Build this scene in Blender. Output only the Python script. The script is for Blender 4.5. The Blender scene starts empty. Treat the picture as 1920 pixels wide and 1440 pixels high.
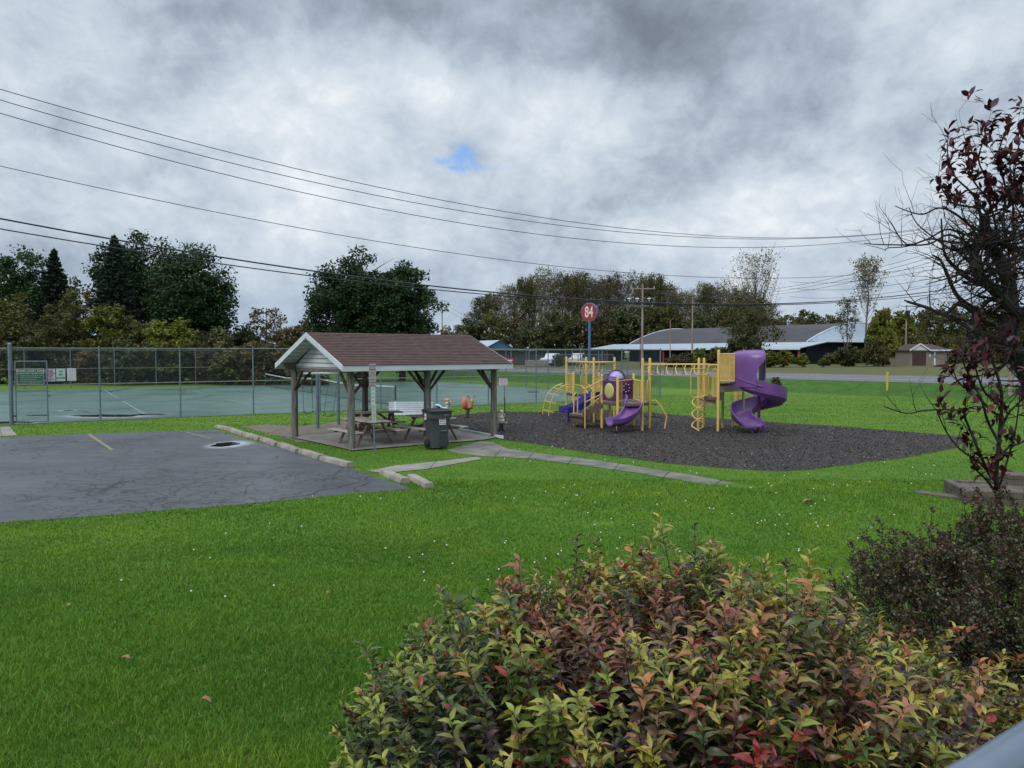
import bpy, math, random
import numpy as np
from mathutils import Vector, Matrix
R = math.radians
random.seed(7)
rng = np.random.default_rng(11)
S = bpy.context.scene
COL = S.collection

# ---------------------------------------------------------------- camera
CAM_H = 2.85
PITCH = math.atan(60/1440)
cam = bpy.data.cameras.new('camera'); cam.lens = 27; cam.sensor_width = 36
cam.clip_start = 0.05; cam.clip_end = 6000
co = bpy.data.objects.new('camera', cam); COL.objects.link(co)
co.location = (0, 0, CAM_H); co.rotation_euler = (R(90)-PITCH, 0, 0)
S.camera = co
S.view_settings.view_transform = 'Standard'; S.view_settings.look = 'None'
S.view_settings.exposure = 0.22; S.view_settings.gamma = 1
S.cycles.transparent_max_bounces = 16
S.cycles.max_bounces = 6

# ---------------------------------------------------------------- sun and sky
SUN_EL, SUN_AZ = R(42), R(215)      # azimuth clockwise from +Y: behind the camera, to the left
sun = bpy.data.lights.new('sun', 'SUN'); sun.energy = 1.3; sun.angle = R(24); sun.color = (1, .965, .92)
so = bpy.data.objects.new('sun', sun); COL.objects.link(so)
sd = Vector((math.sin(SUN_AZ)*math.cos(SUN_EL), math.cos(SUN_AZ)*math.cos(SUN_EL), math.sin(SUN_EL)))
so.rotation_euler = sd.to_track_quat('Z', 'Y').to_euler()

W = bpy.data.worlds.new('World'); S.world = W; W.use_nodes = True
nt = W.node_tree; nt.nodes.clear()
class NT:
    def __init__(s, t): s.t = t
    def n(s, k, **kw):
        x = s.t.nodes.new(k)
        for a, b in kw.items():
            if a.startswith('i_'):
                key = a[2:]; key = int(key) if key.isdigit() else key.replace('_', ' ')
                if isinstance(b, bpy.types.NodeSocket): s.t.links.new(b, x.inputs[key])
                else: x.inputs[key].default_value = b
            else: setattr(x, a, b)
        return x
    def math(s, op, a, b=0.0, c=None, clamp=False):
        x = s.t.nodes.new('ShaderNodeMath'); x.operation = op; x.use_clamp = clamp
        for i, v in enumerate((a, b, c)):
            if v is None: continue
            if isinstance(v, bpy.types.NodeSocket): s.t.links.new(v, x.inputs[i])
            else: x.inputs[i].default_value = v
        return x.outputs[0]
    def mix(s, f, a, b, blend='MIX'):
        x = s.t.nodes.new('ShaderNodeMix'); x.data_type = 'RGBA'; x.blend_type = blend
        for i, v in ((0, f), (6, a), (7, b)):
            if isinstance(v, bpy.types.NodeSocket): s.t.links.new(v, x.inputs[i])
            else: x.inputs[i].default_value = v if i == 0 else (*v[:3], 1)
        return x.outputs[2]
    def ramp(s, f, stops, interp='LINEAR'):
        x = s.t.nodes.new('ShaderNodeValToRGB'); s.t.links.new(f, x.inputs[0])
        r = x.color_ramp; r.interpolation = interp
        while len(r.elements) > 1: r.elements.remove(r.elements[-1])
        for i, (p, c) in enumerate(stops):
            e = r.elements[0] if i == 0 else r.elements.new(p)
            e.position = p; e.color = (*c, 1) if len(c) == 3 else c
        return x.outputs[0]
    def noise(s, vec, scale, detail=4, rough=.55, dist=0.0):
        x = s.t.nodes.new('ShaderNodeTexNoise')
        if vec is not None: s.t.links.new(vec, x.inputs['Vector'])
        x.inputs['Scale'].default_value = scale; x.inputs['Detail'].default_value = detail
        x.inputs['Roughness'].default_value = rough; x.inputs['Distortion'].default_value = dist
        return x.outputs['Fac']
    def maprange(s, v, a, b, c=0.0, d=1.0, smooth=False):
        x = s.t.nodes.new('ShaderNodeMapRange'); s.t.links.new(v, x.inputs[0])
        if smooth: x.interpolation_type = 'SMOOTHSTEP'
        for i, q in enumerate((a, b, c, d)): x.inputs[i+1].default_value = q
        return x.outputs[0]
    def L(s, a, b): s.t.links.new(a, b)

def pixdir(px, py):
    c, s_ = math.cos(PITCH), math.sin(PITCH)
    x = (px-960)/1440; u = (720-py)/1440
    return Vector((x, c+u*s_, -s_+u*c))

w = NT(nt)
tc = w.n('ShaderNodeTexCoord')
sep = w.n('ShaderNodeSeparateXYZ'); w.L(tc.outputs['Generated'], sep.inputs[0])
dx, dy, dz = sep.outputs
den = w.math('ADD', w.math('MAXIMUM', dz, 0.0), 0.62)
cx_ = w.math('DIVIDE', dx, den); cy_ = w.math('DIVIDE', dy, den)
cv = w.n('ShaderNodeCombineXYZ', i_0=cx_, i_1=cy_, i_2=3.7).outputs[0]
n1 = w.noise(cv, 2.0, 10, .56, .15)
n2 = w.noise(w.n('ShaderNodeVectorMath', operation='ADD', i_0=cv, i_1=(5.2, 1.3, 8.1)).outputs[0], 4.6, 9, .58, .3)
n3 = w.noise(w.n('ShaderNodeVectorMath', operation='ADD', i_0=cv, i_1=(9.2, -4.3, 2.1)).outputs[0], 11.0, 7, .6, .4)
n5 = w.noise(w.n('ShaderNodeMapping', i_Vector=cv, i_Scale=(1, .75, 1), i_Rotation=(0, 0, .6)).outputs[0], 21.0, 8, .68, .5)
f = w.math('ADD', w.math('ADD', w.math('MULTIPLY', n1, .36), w.math('MULTIPLY', n5, .13)), w.math('ADD', w.math('MULTIPLY', n2, .30), w.math('MULTIPLY', n3, .22)))
f = w.math('SUBTRACT', f, .018)
def blob(px, py, rx, ry, amp, rot=0.0):
    # a soft mass of cloud around one direction of the sky
    d = pixdir(px, py).normalized()
    el = math.asin(d.z); az = math.atan2(d.x, d.y)
    a2 = w.math('ARCTAN2', dx, dy)
    e2 = w.math('ARCSINE', w.math('MINIMUM', dz, 1.0))
    da = w.math('SUBTRACT', a2, az); de = w.math('SUBTRACT', e2, el)
    c_, s_ = math.cos(rot), math.sin(rot)
    p = w.math('DIVIDE', w.math('ADD', w.math('MULTIPLY', da, c_), w.math('MULTIPLY', de, s_)), rx/1440)
    q = w.math('DIVIDE', w.math('SUBTRACT', w.math('MULTIPLY', de, c_), w.math('MULTIPLY', da, s_)), ry/1440)
    r2 = w.math('ADD', w.math('MULTIPLY', p, p), w.math('MULTIPLY', q, q))
    return w.math('MULTIPLY', w.math('EXPONENT', w.math('MULTIPLY', r2, -1.0)), amp)
for b in [(1000, 40, 520, 110, -.10, 0), (640, 10, 320, 70, -.07, 0), (370, 170, 140, 110, -.06, 0), (1500, 190, 420, 60, -.055, .45),
          (1330, 90, 260, 60, -.06, 0), (150, 130, 330, 110, .05, 0), (640, 170, 230, 120, .06, 0), (1150, 330, 420, 90, .03, 0), (1700, 60, 160, 60, .05, 0),
          (950, 170, 260, 90, .05, 0), (1500, 360, 330, 60, .02, .2), (1450, 430, 200, 25, .05, 0), (1850, 170, 260, 160, -.03, 0), (1050, 560, 900, 60, -.015, 0),
          (440, 440, 90, 30, .05, 0), (120, 350, 250, 60, .03, 0)]:
    f = w.math('ADD', f, blob(*b))
cloud = w.ramp(f, [(.28, (.17, .20, .25)), (.36, (.26, .305, .37)), (.42, (.355, .42, .50)), (.475, (.47, .54, .62)), (.535, (.58, .645, .71)), (.61, (.77, .81, .845))])
# bluer, duller veil low over the horizon
low = w.maprange(dz, .015, .16, 1, 0, True)
cloud = w.mix(w.math('MULTIPLY', low, .5), cloud, (.30, .40, .53))
sky = w.n('ShaderNodeTexSky', sky_type='NISHITA', sun_disc=False, sun_elevation=SUN_EL, sun_rotation=SUN_AZ, air_density=1.0, dust_density=.5, ozone_density=2.0)
skyc = w.mix(1.0, sky.outputs[0], (.075, .085, .10), 'MULTIPLY')
n4 = w.noise(cv, 5.0, 6, .6, .4)
gap = w.math('ADD', blob(868, 297, 30, 27, 1.25), w.math('ADD', blob(905, 316, 60, 9, .6), blob(825, 302, 34, 10, .5)))
gap = w.maprange(w.math('MULTIPLY', gap, w.maprange(w.noise(cv, 22.0, 6, .6, .6), .36, .62, .5, 1.25)), .20, 1.15, 0, .9, True)
skyall = w.mix(gap, cloud, w.mix(.75, skyc, (.22, .44, .84)))
# an overcast sky is brightest towards the zenith
zen = w.maprange(dz, .46, .95, 1.0, 2.6, True)
skyall = w.mix(1.0, skyall, w.n('ShaderNodeCombineXYZ', i_0=zen, i_1=zen, i_2=zen).outputs[0], 'MULTIPLY')
bg = w.n('ShaderNodeBackground', i_Color=skyall, i_Strength=1.0)
out = w.n('ShaderNodeOutputWorld'); w.L(bg.outputs[0], out.inputs[0])

# ---------------------------------------------------------------- helpers
def sstep(t): t = np.clip(t, 0, 1); return t*t*(3-2*t)
def gz(x, y):
    x = np.asarray(x, float); y = np.asarray(y, float)
    z = .95*(1-sstep((y-2.5)/10.2))
    z = z + .8*sstep((x+y-73)/4.2)
    z = z + .16*np.exp(-((y-14.2-.12*(x-4))/1.3)**2)*sstep((x-.3)/2.5)*(1-sstep((x-6.5)/2.5))
    return z
def gpt(px, py, z=0.0):
    d = pixdir(px, py); t = (z-CAM_H)/d.z
    return Vector((d.x*t, d.y*t, z))
def dpt(px, py, Y):
    d = pixdir(px, py); t = Y/d.y
    return Vector((d.x*t, Y, CAM_H+d.z*t))
def on_plane(px, py, P0, D):
    # point of the ray on the vertical plane through P0 along D (2D)
    d = pixdir(px, py); n = Vector((-D[1], D[0]))
    t = (P0[0]*n.x+P0[1]*n.y)/(d.x*n.x+d.y*n.y)
    return Vector((d.x*t, d.y*t, CAM_H+d.z*t))

def setp(o, label=None, cat=None, group=None, kind=None):
    if label: o['label'] = label
    if cat: o['category'] = cat
    if group: o['group'] = group
    if kind: o['kind'] = kind
    return o
def thing(name, label, cat, loc=(0, 0, 0), rz=0.0, group=None):
    o = bpy.data.objects.new(name, None); COL.objects.link(o); o.empty_display_size = .2
    o.location = loc; o.rotation_euler = (0, 0, rz)
    return setp(o, label, cat, group)
def copy_tree(o, parent=None):
    c = o.copy(); COL.objects.link(c)
    if parent is not None: c.parent = parent
    for ch in list(o.children): copy_tree(ch, c)
    return c

class MB:
    def __init__(s): s.v = []; s.f = []
    def add(s, vs, fs):
        k = len(s.v); s.v += [tuple(v) for v in vs]; s.f += [tuple(i+k for i in f) for f in fs]; return s
    def box(s, c, d, rz=0.0, M=None):
        x, y, z = d[0]/2, d[1]/2, d[2]/2
        vs = [Vector((a*x, b*y, e*z)) for a in (-1, 1) for b in (-1, 1) for e in (-1, 1)]
        m = M if M is not None else Matrix.Rotation(rz, 3, 'Z')
        vs = [m @ v+Vector(c) for v in vs]
        return s.add(vs, [(0, 1, 3, 2), (4, 6, 7, 5), (0, 4, 5, 1), (2, 3, 7, 6), (0, 2, 6, 4), (1, 5, 7, 3)])
    def beam(s, a, b, w_, h, up=(0, 0, 1)):
        a, b = Vector(a), Vector(b); d = (b-a); L = d.length; d = d/L
        u = Vector(up); r = d.cross(u)
        if r.length < 1e-4: r = d.cross(Vector((1, 0, 0)))
        r.normalize(); u = r.cross(d)
        M = Matrix((r, d, u)).transposed()
        return s.box((a+b)/2, (w_, L, h), M=M)
    def tube(s, pts, r, n=8, caps=True, close=False):
        pts = [Vector(p) for p in pts]
        rs = r if isinstance(r, (list, tuple)) else [r]*len(pts)
        N = len(pts); rings = []; ref = None
        for i, p in enumerate(pts):
            if close: t = pts[(i+1) % N]-pts[(i-1) % N]
            else: t = pts[min(i+1, N-1)]-pts[max(i-1, 0)]
            if t.length < 1e-9: t = Vector((0, 0, 1))
            t.normalize()
            if ref is None: ref = Vector((0, 0, 1)) if abs(t.z) < .9 else Vector((1, 0, 0))
            a = ref-t*ref.dot(t)
            if a.length < 1e-4: a = t.orthogonal()
            a.normalize(); ref = a; b = t.cross(a)
            rings.append([p+(a*math.cos(2*math.pi*k/n)+b*math.sin(2*math.pi*k/n))*rs[i] for k in range(n)])
        vs = [v for q in rings for v in q]; fs = []
        for i in range(N if close else N-1):
            j = (i+1) % N
            for k in range(n): fs.append((i*n+k, i*n+(k+1) % n, j*n+(k+1) % n, j*n+k))
        if caps and not close: fs.append(tuple(range(n-1, -1, -1))); fs.append(tuple((N-1)*n+k for k in range(n)))
        return s.add(vs, fs)
    def lathe(s, c, prof, n=16, M=None):
        # prof: list of (radius, height)
        c = Vector(c); m = M if M is not None else Matrix.Identity(3); vs = []; fs = []
        for (r, z) in prof:
            for k in range(n):
                a = 2*math.pi*k/n; vs.append(c+m @ Vector((r*math.cos(a), r*math.sin(a), z)))
        for i in range(len(prof)-1):
            for k in range(n): fs.append((i*n+k, i*n+(k+1) % n, (i+1)*n+(k+1) % n, (i+1)*n+k))
        fs.append(tuple(range(n-1, -1, -1))); fs.append(tuple((len(prof)-1)*n+k for k in range(n)))
        return s.add(vs, fs)
    def ball(s, c, r, n=12, M=None):
        r = (r, r, r) if not isinstance(r, (tuple, list)) else r
        vs = []; fs = []; m = M if M is not None else Matrix.Identity(3)
        h = n//2
        for i in range(h+1):
            t = math.pi*i/h
            for k in range(n):
                a = 2*math.pi*k/n
                vs.append(Vector(c)+m @ Vector((r[0]*math.sin(t)*math.cos(a), r[1]*math.sin(t)*math.sin(a), r[2]*math.cos(t))))
        for i in range(h):
            for k in range(n): fs.append((i*n+k, (i+1)*n+k, (i+1)*n+(k+1) % n, i*n+(k+1) % n))
        return s.add(vs, fs)
    def prism(s, poly, z0, z1):
        # poly: list of 2D points
        n = len(poly); vs = [(p[0], p[1], z0) for p in poly]+[(p[0], p[1], z1) for p in poly]
        A = sum(poly[i][0]*poly[(i+1) % n][1]-poly[(i+1) % n][0]*poly[i][1] for i in range(n))
        fs = [tuple(range(n-1, -1, -1)), tuple(range(n, 2*n))]+[(i, (i+1) % n, n+(i+1) % n, n+i) for i in range(n)]
        if A < 0: fs = [tuple(reversed(q)) for q in fs]
        return s.add(vs, fs)
    def sweep(s, prof, path, lat=None):
        # closed profile (lateral, up) carried along a path
        path = [Vector(p) for p in path]; n = len(prof); vs = []; fs = []
        for i, p in enumerate(path):
            t = (path[min(i+1, len(path)-1)]-path[max(i-1, 0)]).normalized()
            l = Vector(lat[i]) if lat else Vector((t.y, -t.x, 0)).normalized()
            up = l.cross(t).normalized()
            if up.z < 0: up = -up
            for (a, b) in prof: vs.append(p+l*a+up*b)
        for i in range(len(path)-1):
            for k in range(n): fs.append((i*n+k, i*n+(k+1) % n, (i+1)*n+(k+1) % n, (i+1)*n+k))
        fs.append(tuple(range(n-1, -1, -1))); fs.append(tuple((len(path)-1)*n+k for k in range(n)))
        return s.add(vs, fs)
    def build(s, name, m, parent=None, smooth=True, label=None, bevel=0.0):
        me = bpy.data.meshes.new(name); me.from_pydata(s.v, [], s.f); me.update()
        me.materials.append(m)
        if smooth:
            me.polygons.foreach_set('use_smooth', [True]*len(me.polygons)); me.set_sharp_from_angle(angle=.7)
        o = bpy.data.objects.new(name, me); COL.objects.link(o)
        if parent is not None: o.parent = parent
        if label: o['label'] = label
        if bevel:
            b = o.modifiers.new('bevel', 'BEVEL'); b.width = bevel; b.segments = 2; b.limit_method = 'ANGLE'
        return o

def np_mesh(name, V, F, m, cols=None, parent=None, smooth=False):
    # V (n,3); F (k,q) all faces the same size, or a list of such arrays
    Fs = F if isinstance(F, list) else [F]
    me = bpy.data.meshes.new(name)
    me.vertices.add(len(V)); me.vertices.foreach_set('co', np.ascontiguousarray(V, dtype=np.float32).ravel())
    idx = np.concatenate([q.ravel() for q in Fs]).astype(np.int32)
    tot = np.concatenate([np.full(len(q), q.shape[1]) for q in Fs]).astype(np.int32)
    st = np.concatenate([[0], np.cumsum(tot)[:-1]]).astype(np.int32)
    me.loops.add(len(idx)); me.loops.foreach_set('vertex_index', idx)
    me.polygons.add(len(tot)); me.polygons.foreach_set('loop_start', st)
    if smooth: me.polygons.foreach_set('use_smooth', [True]*len(tot))
    me.update(calc_edges=True)
    if cols is not None:
        a = me.color_attributes.new('Col', 'FLOAT_COLOR', 'POINT')
        c = np.ones((len(V), 4), np.float32); c[:, :3] = cols; a.data.foreach_set('color', c.ravel())
    me.materials.append(m)
    o = bpy.data.objects.new(name, me); COL.objects.link(o)
    if parent is not None: o.parent = parent
    return o

def text_mesh(body, size, m, name, parent, M, ext=.002, align='CENTER', bold=0.0, sx=1.0):
    cu = bpy.data.curves.new('t', 'FONT'); cu.body = body; cu.size = size; cu.extrude = ext
    cu.align_x = align; cu.align_y = 'CENTER'; cu.offset = bold
    ob = bpy.data.objects.new('t', cu); COL.objects.link(ob)
    dg = bpy.context.evaluated_depsgraph_get()
    me = bpy.data.meshes.new_from_object(ob.evaluated_get(dg)); bpy.data.objects.remove(ob)
    me.transform(Matrix.Diagonal((sx, 1, 1, 1))); me.transform(M)
    me.materials.clear(); me.materials.append(m); me.name = name
    o = bpy.data.objects.new(name, me); COL.objects.link(o)
    if parent is not None: o.parent = parent
    return o
def face_frame(origin, right, normal):
    # matrix taking text (x right, y up, z out) onto a wall
    r = Vector(right).normalized(); n = Vector(normal).normalized(); u = n.cross(r)
    M = Matrix.Identity(4)
    for i in range(3): M[i][0] = r[i]; M[i][1] = u[i]; M[i][2] = n[i]; M[i][3] = origin[i]
    return M

# ---------------------------------------------------------------- materials
def new_mat(name):
    m = bpy.data.materials.new(name); m.use_nodes = True; m.node_tree.nodes.clear(); return m, NT(m.node_tree)
def mat(name, c1, c2=None, rough=.6, scale=3.0, bump=0.0, bscale=None, metal=0.0, stretch=(1, 1, 1), contrast=(.35, .65), detail=5, spec=.5, rv=0.0):
    m, t = new_mat(name)
    b = t.n('ShaderNodeBsdfPrincipled'); o = t.n('ShaderNodeOutputMaterial'); t.L(b.outputs[0], o.inputs[0])
    tcn = t.n('ShaderNodeTexCoord'); mp = t.n('ShaderNodeMapping'); t.L(tcn.outputs['Object'], mp.inputs[0]); mp.inputs['Scale'].default_value = stretch
    if c2 is None: c2 = tuple(x*.82 for x in c1)
    nz = t.noise(mp.outputs[0], scale, detail, .6)
    fz = t.maprange(nz, *contrast)
    t.L(t.mix(fz, c1, c2), b.inputs['Base Color'])
    b.inputs['Metallic'].default_value = metal; b.inputs['Specular IOR Level'].default_value = spec
    if rv: t.L(t.maprange(nz, .3, .7, max(.05, rough-rv), min(1, rough+rv)), b.inputs['Roughness'])
    else: b.inputs['Roughness'].default_value = rough
    if bump:
        bn = t.n('ShaderNodeBump', i_Strength=min(1.0, bump), i_Distance=.02)
        t.L(t.noise(mp.outputs[0], bscale or scale*6, 5, .6), bn.inputs['Height']); t.L(bn.outputs[0], b.inputs['Normal'])
    return m
def foliage_mat(name, transl=.25, rough=.55, vary=.25, spec=.3):
    m, t = new_mat(name)
    at = t.n('ShaderNodeAttribute', attribute_name='Col'); oi = t.n('ShaderNodeObjectInfo')
    k = t.maprange(oi.outputs['Random'], 0, 1, 1-vary, 1+vary)
    col = t.mix(1.0, at.outputs['Color'], t.n('ShaderNodeCombineXYZ', i_0=k, i_1=k, i_2=k).outputs[0], 'MULTIPLY')
    b = t.n('ShaderNodeBsdfPrincipled', i_Roughness=rough); b.inputs['Specular IOR Level'].default_value = spec
    t.L(col, b.inputs['Base Color'])
    tr = t.n('ShaderNodeBsdfTranslucent'); t.L(col, tr.inputs[0])
    mx = t.n('ShaderNodeMixShader', i_0=transl); t.L(b.outputs[0], mx.inputs[1]); t.L(tr.outputs[0], mx.inputs[2])
    o = t.n('ShaderNodeOutputMaterial'); t.L(mx.outputs[0], o.inputs[0]); return m

M_yel = mat('yellow_powder_coat', (.64, .45, .13), (.56, .37, .10), .42, 5, .05, rv=.08)
M_pur = mat('purple_plastic', (.17, .072, .255), (.125, .05, .20), .34, 2.5, .04, rv=.06)
M_purd = mat('dark_purple_plastic', (.10, .02, .10), (.075, .016, .085), .4, 3)
M_lav = mat('lavender_bubble', (.42, .36, .66), (.36, .30, .6), .3, 3)
M_blu = mat('blue_plastic', (.022, .016, .19), (.03, .022, .15), .32, 3, rv=.06)
M_deck = mat('brown_deck_coating', (.12, .075, .06), (.09, .06, .05), .7, 8)
M_tan = mat('tan_panel', (.34, .27, .17), (.28, .22, .14), .6, 4)
M_bub = mat('yellow_green_bubble', (.50, .50, .17), (.46, .46, .15), .3, 2)
M_galv = mat('galvanised_steel', (.16, .21, .25), (.11, .15, .18), .5, 6, metal=.35)
M_galvd = mat('dull_wire', (.07, .095, .10), (.05, .07, .075), .6, 6, metal=.3)
M_rail = mat('weathered_rail', (.20, .21, .19), (.14, .15, .14), .6, 3)
M_wood = mat('weathered_post_wood', (.20, .195, .175), (.09, .078, .065), .85, 3.0, .5, 30, stretch=(6, 6, .6), contrast=(.35, .6))
M_table = mat('weathered_sky_paled_table_wood', (.46, .42, .38), (.30, .26, .225), .8, 3.0, .3, 25, stretch=(3, 3, 3))  # weathered wood, paled to paint in the sky's reflection on the tops
M_tabled = mat('stained_leg_wood', (.21, .145, .11), (.12, .085, .065), .85, 4.0, .3, 25)
M_white = mat('white_painted_trim', (.56, .60, .62), (.48, .52, .54), .5, 2)
M_whitem = mat('white_slat_paint', (.66, .70, .74), (.56, .60, .65), .45, 4)
M_conc = mat('concrete', (.27, .25, .22), (.19, .175, .155), .9, 2.2, .4, 30)
M_concd = mat('damp_concrete_slab', (.235, .225, .20), (.145, .135, .12), .75, 1.2, .3, 25)
M_curb = mat('parking_block_concrete', (.34, .31, .26), (.21, .19, .16), .9, 4, .5, 30)
M_bin = mat('dark_grey_plastic', (.058, .064, .072), (.046, .051, .058), .5, 3, .1, 60)
M_black = mat('black_rubber', (.015, .015, .018), None, .6)
M_dark = mat('dark_iron', (.03, .022, .02), (.05, .03, .022), .7, 6)
M_signw = mat('white_sign_face', (.52, .50, .58), (.48, .47, .54), .45, 3)
M_signg = mat('pale_green_sign_face', (.40, .50, .48), (.36, .46, .44), .45, 3)
M_signgreen = mat('green_sign_face', (.008, .14, .075), (.007, .12, .065), .45, 3)
M_red = mat('red_paint', (.34, .025, .03), (.26, .025, .026), .45, 3)
M_redp = mat('faded_sign_red', (.33, .06, .06), None, .6)
M_textd = mat('dark_sign_ink', (.06, .05, .08), None, .6)
M_textw = mat('white_sign_ink', (.72, .72, .70), None, .5)
M_textr = mat('red_sign_ink', (.35, .10, .16), None, .6)
M_textg = mat('green_sign_ink', (.05, .17, .13), None, .6)
M_cable = mat('black_cable', (.018, .02, .026), None, .6)
M_pole = mat('weathered_utility_pole', (.33, .29, .255), (.20, .12, .075), .9, 1.2, .4, 20, stretch=(4, 4, .4))
M_bark = mat('tree_bark', (.055, .042, .032), (.03, .024, .02), .95, 4, .6, 20)
M_barkg = mat('grey_bark', (.16, .14, .115), (.10, .085, .07), .95, 3, .5, 20)
M_twig = mat('dark_twig', (.011, .009, .009), (.02, .014, .013), .85, 10)
M_leaf = foliage_mat('tree_leaves')
M_shrubleaf = foliage_mat('shrub_leaves', .22, .36, 0.0, .5)
M_blueb = mat('blue_painted_wall', (.035, .10, .16), (.028, .085, .14), .6, 1)
M_navy = mat('navy_painted_wall', (.012, .022, .055), (.01, .018, .045), .6, 1)
M_metroof = mat('pale_metal_roof', (.36, .42, .46), (.30, .36, .40), .4, .4, rv=.08)
M_metgable = mat('bright_metal_gable', (.60, .68, .76), (.5, .58, .66), .4, .4)
M_slate = mat('dark_arched_roofing', (.058, .055, .062), (.04, .038, .044), .85, .25, stretch=(1, 1, 1))
M_greywall = mat('grey_board_wall', (.07, .07, .075), (.045, .045, .05), .85, 1.4, stretch=(3, 3, .3))
M_block = mat('shed_block_wall', (.24, .20, .17), (.19, .16, .135), .9, 2)
M_doorb = mat('brown_garage_door', (.065, .03, .028), (.05, .025, .024), .6, 2)
M_glassd = mat('dark_vehicle_glass', (.02, .025, .03), None, .15)
M_vanw = mat('white_vehicle_paint', (.62, .65, .68), (.55, .58, .6), .35, 1)
M_cream = mat('cream_plastic', (.62, .58, .42), (.54, .5, .36), .45, 6)
M_orange = mat('orange_red_plastic', (.62, .09, .035), (.55, .2, .10), .45, 6, contrast=(.45, .6))
M_tanp = mat('tan_plastic', (.45, .27, .08), (.38, .2, .06), .5, 5)
M_yelp = mat('yellow_bollard_paint', (.55, .42, .02), (.48, .36, .02), .5, 4)
M_teal = mat('teal_swing_plastic', (.10, .25, .27), None, .4)
M_gold = mat('yellow_line_paint', (.36, .27, .13), (.10, .095, .085), .8, 12, contrast=(.40, .56))
M_roadline = mat('road_line_paint', (.5, .5, .5), (.36, .36, .38), .7, 1.5)
M_court_line = mat('worn_court_line', (.30, .37, .35), (.17, .25, .23), .7, 3, contrast=(.4, .6))
M_handrail = mat('blue_grey_painted_handrail', (.13, .17, .22), (.10, .13, .175), .3, 4)
M_plank = mat('grey_weathered_timber', (.125, .10, .08), (.06, .048, .038), .9, 3, .5, 25, stretch=(2, 2, 2))

def m_ground():
    m, t = new_mat('lawn_and_field'); b = t.n('ShaderNodeBsdfPrincipled', i_Roughness=.9); o = t.n('ShaderNodeOutputMaterial'); t.L(b.outputs[0], o.inputs[0])
    b.inputs['Specular IOR Level'].default_value = .15
    tcn = t.n('ShaderNodeTexCoord'); p = tcn.outputs['Object']
    sp = t.n('ShaderNodeSeparateXYZ'); t.L(p, sp.inputs[0])
    a = t.noise(p, .22, 5, .6); bq = t.noise(p, 1.7, 5, .65); c = t.noise(p, 26, 4, .7)
    g = t.mix(t.maprange(a, .35, .65), (.095, .185, .022), (.15, .235, .03))
    g = t.mix(t.maprange(bq, .35, .7), g, (.07, .17, .016))
    g = t.mix(t.math('MULTIPLY', t.maprange(c, .35, .7), .75), g, (.018, .075, .006))
    s = t.math('ADD', sp.outputs[0], sp.outputs[1])
    # mown stripes on the far meadow
    wv = t.noise(t.n('ShaderNodeMapping', i_Vector=p, i_Scale=(.03, .8, 1)).outputs[0], 1.0, 3)
    g = t.mix(t.math('MULTIPLY', t.maprange(wv, .42, .62), t.maprange(sp.outputs[1], 20, 34, 0, .6)), g, (.15, .22, .04))
    # unmown bank by the road, slope shade painted into its darker green
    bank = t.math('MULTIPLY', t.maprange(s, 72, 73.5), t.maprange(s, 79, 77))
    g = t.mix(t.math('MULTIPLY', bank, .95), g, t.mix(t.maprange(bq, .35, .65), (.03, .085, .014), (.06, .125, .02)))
    # dry rough field beyond the road
    dry = t.mix(t.maprange(t.noise(p, .35, 6, .65), .35, .65), (.115, .115, .045), (.075, .10, .03))
    dry = t.mix(t.maprange(t.noise(p, .12, 4, .6), .45, .62, 0, .7), dry, (.10, .08, .05))
    ff = t.maprange(t.math('ADD', s, t.math('MULTIPLY', bq, 2.0)), 100, 103)
    g = t.mix(ff, g, dry)
    t.L(g, b.inputs['Base Color'])
    bn = t.n('ShaderNodeBump', i_Strength=.7, i_Distance=.04); t.L(t.noise(p, 14, 6, .75), bn.inputs['Height']); t.L(bn.outputs[0], b.inputs['Normal'])
    return m
M_ground = m_ground()

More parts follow.
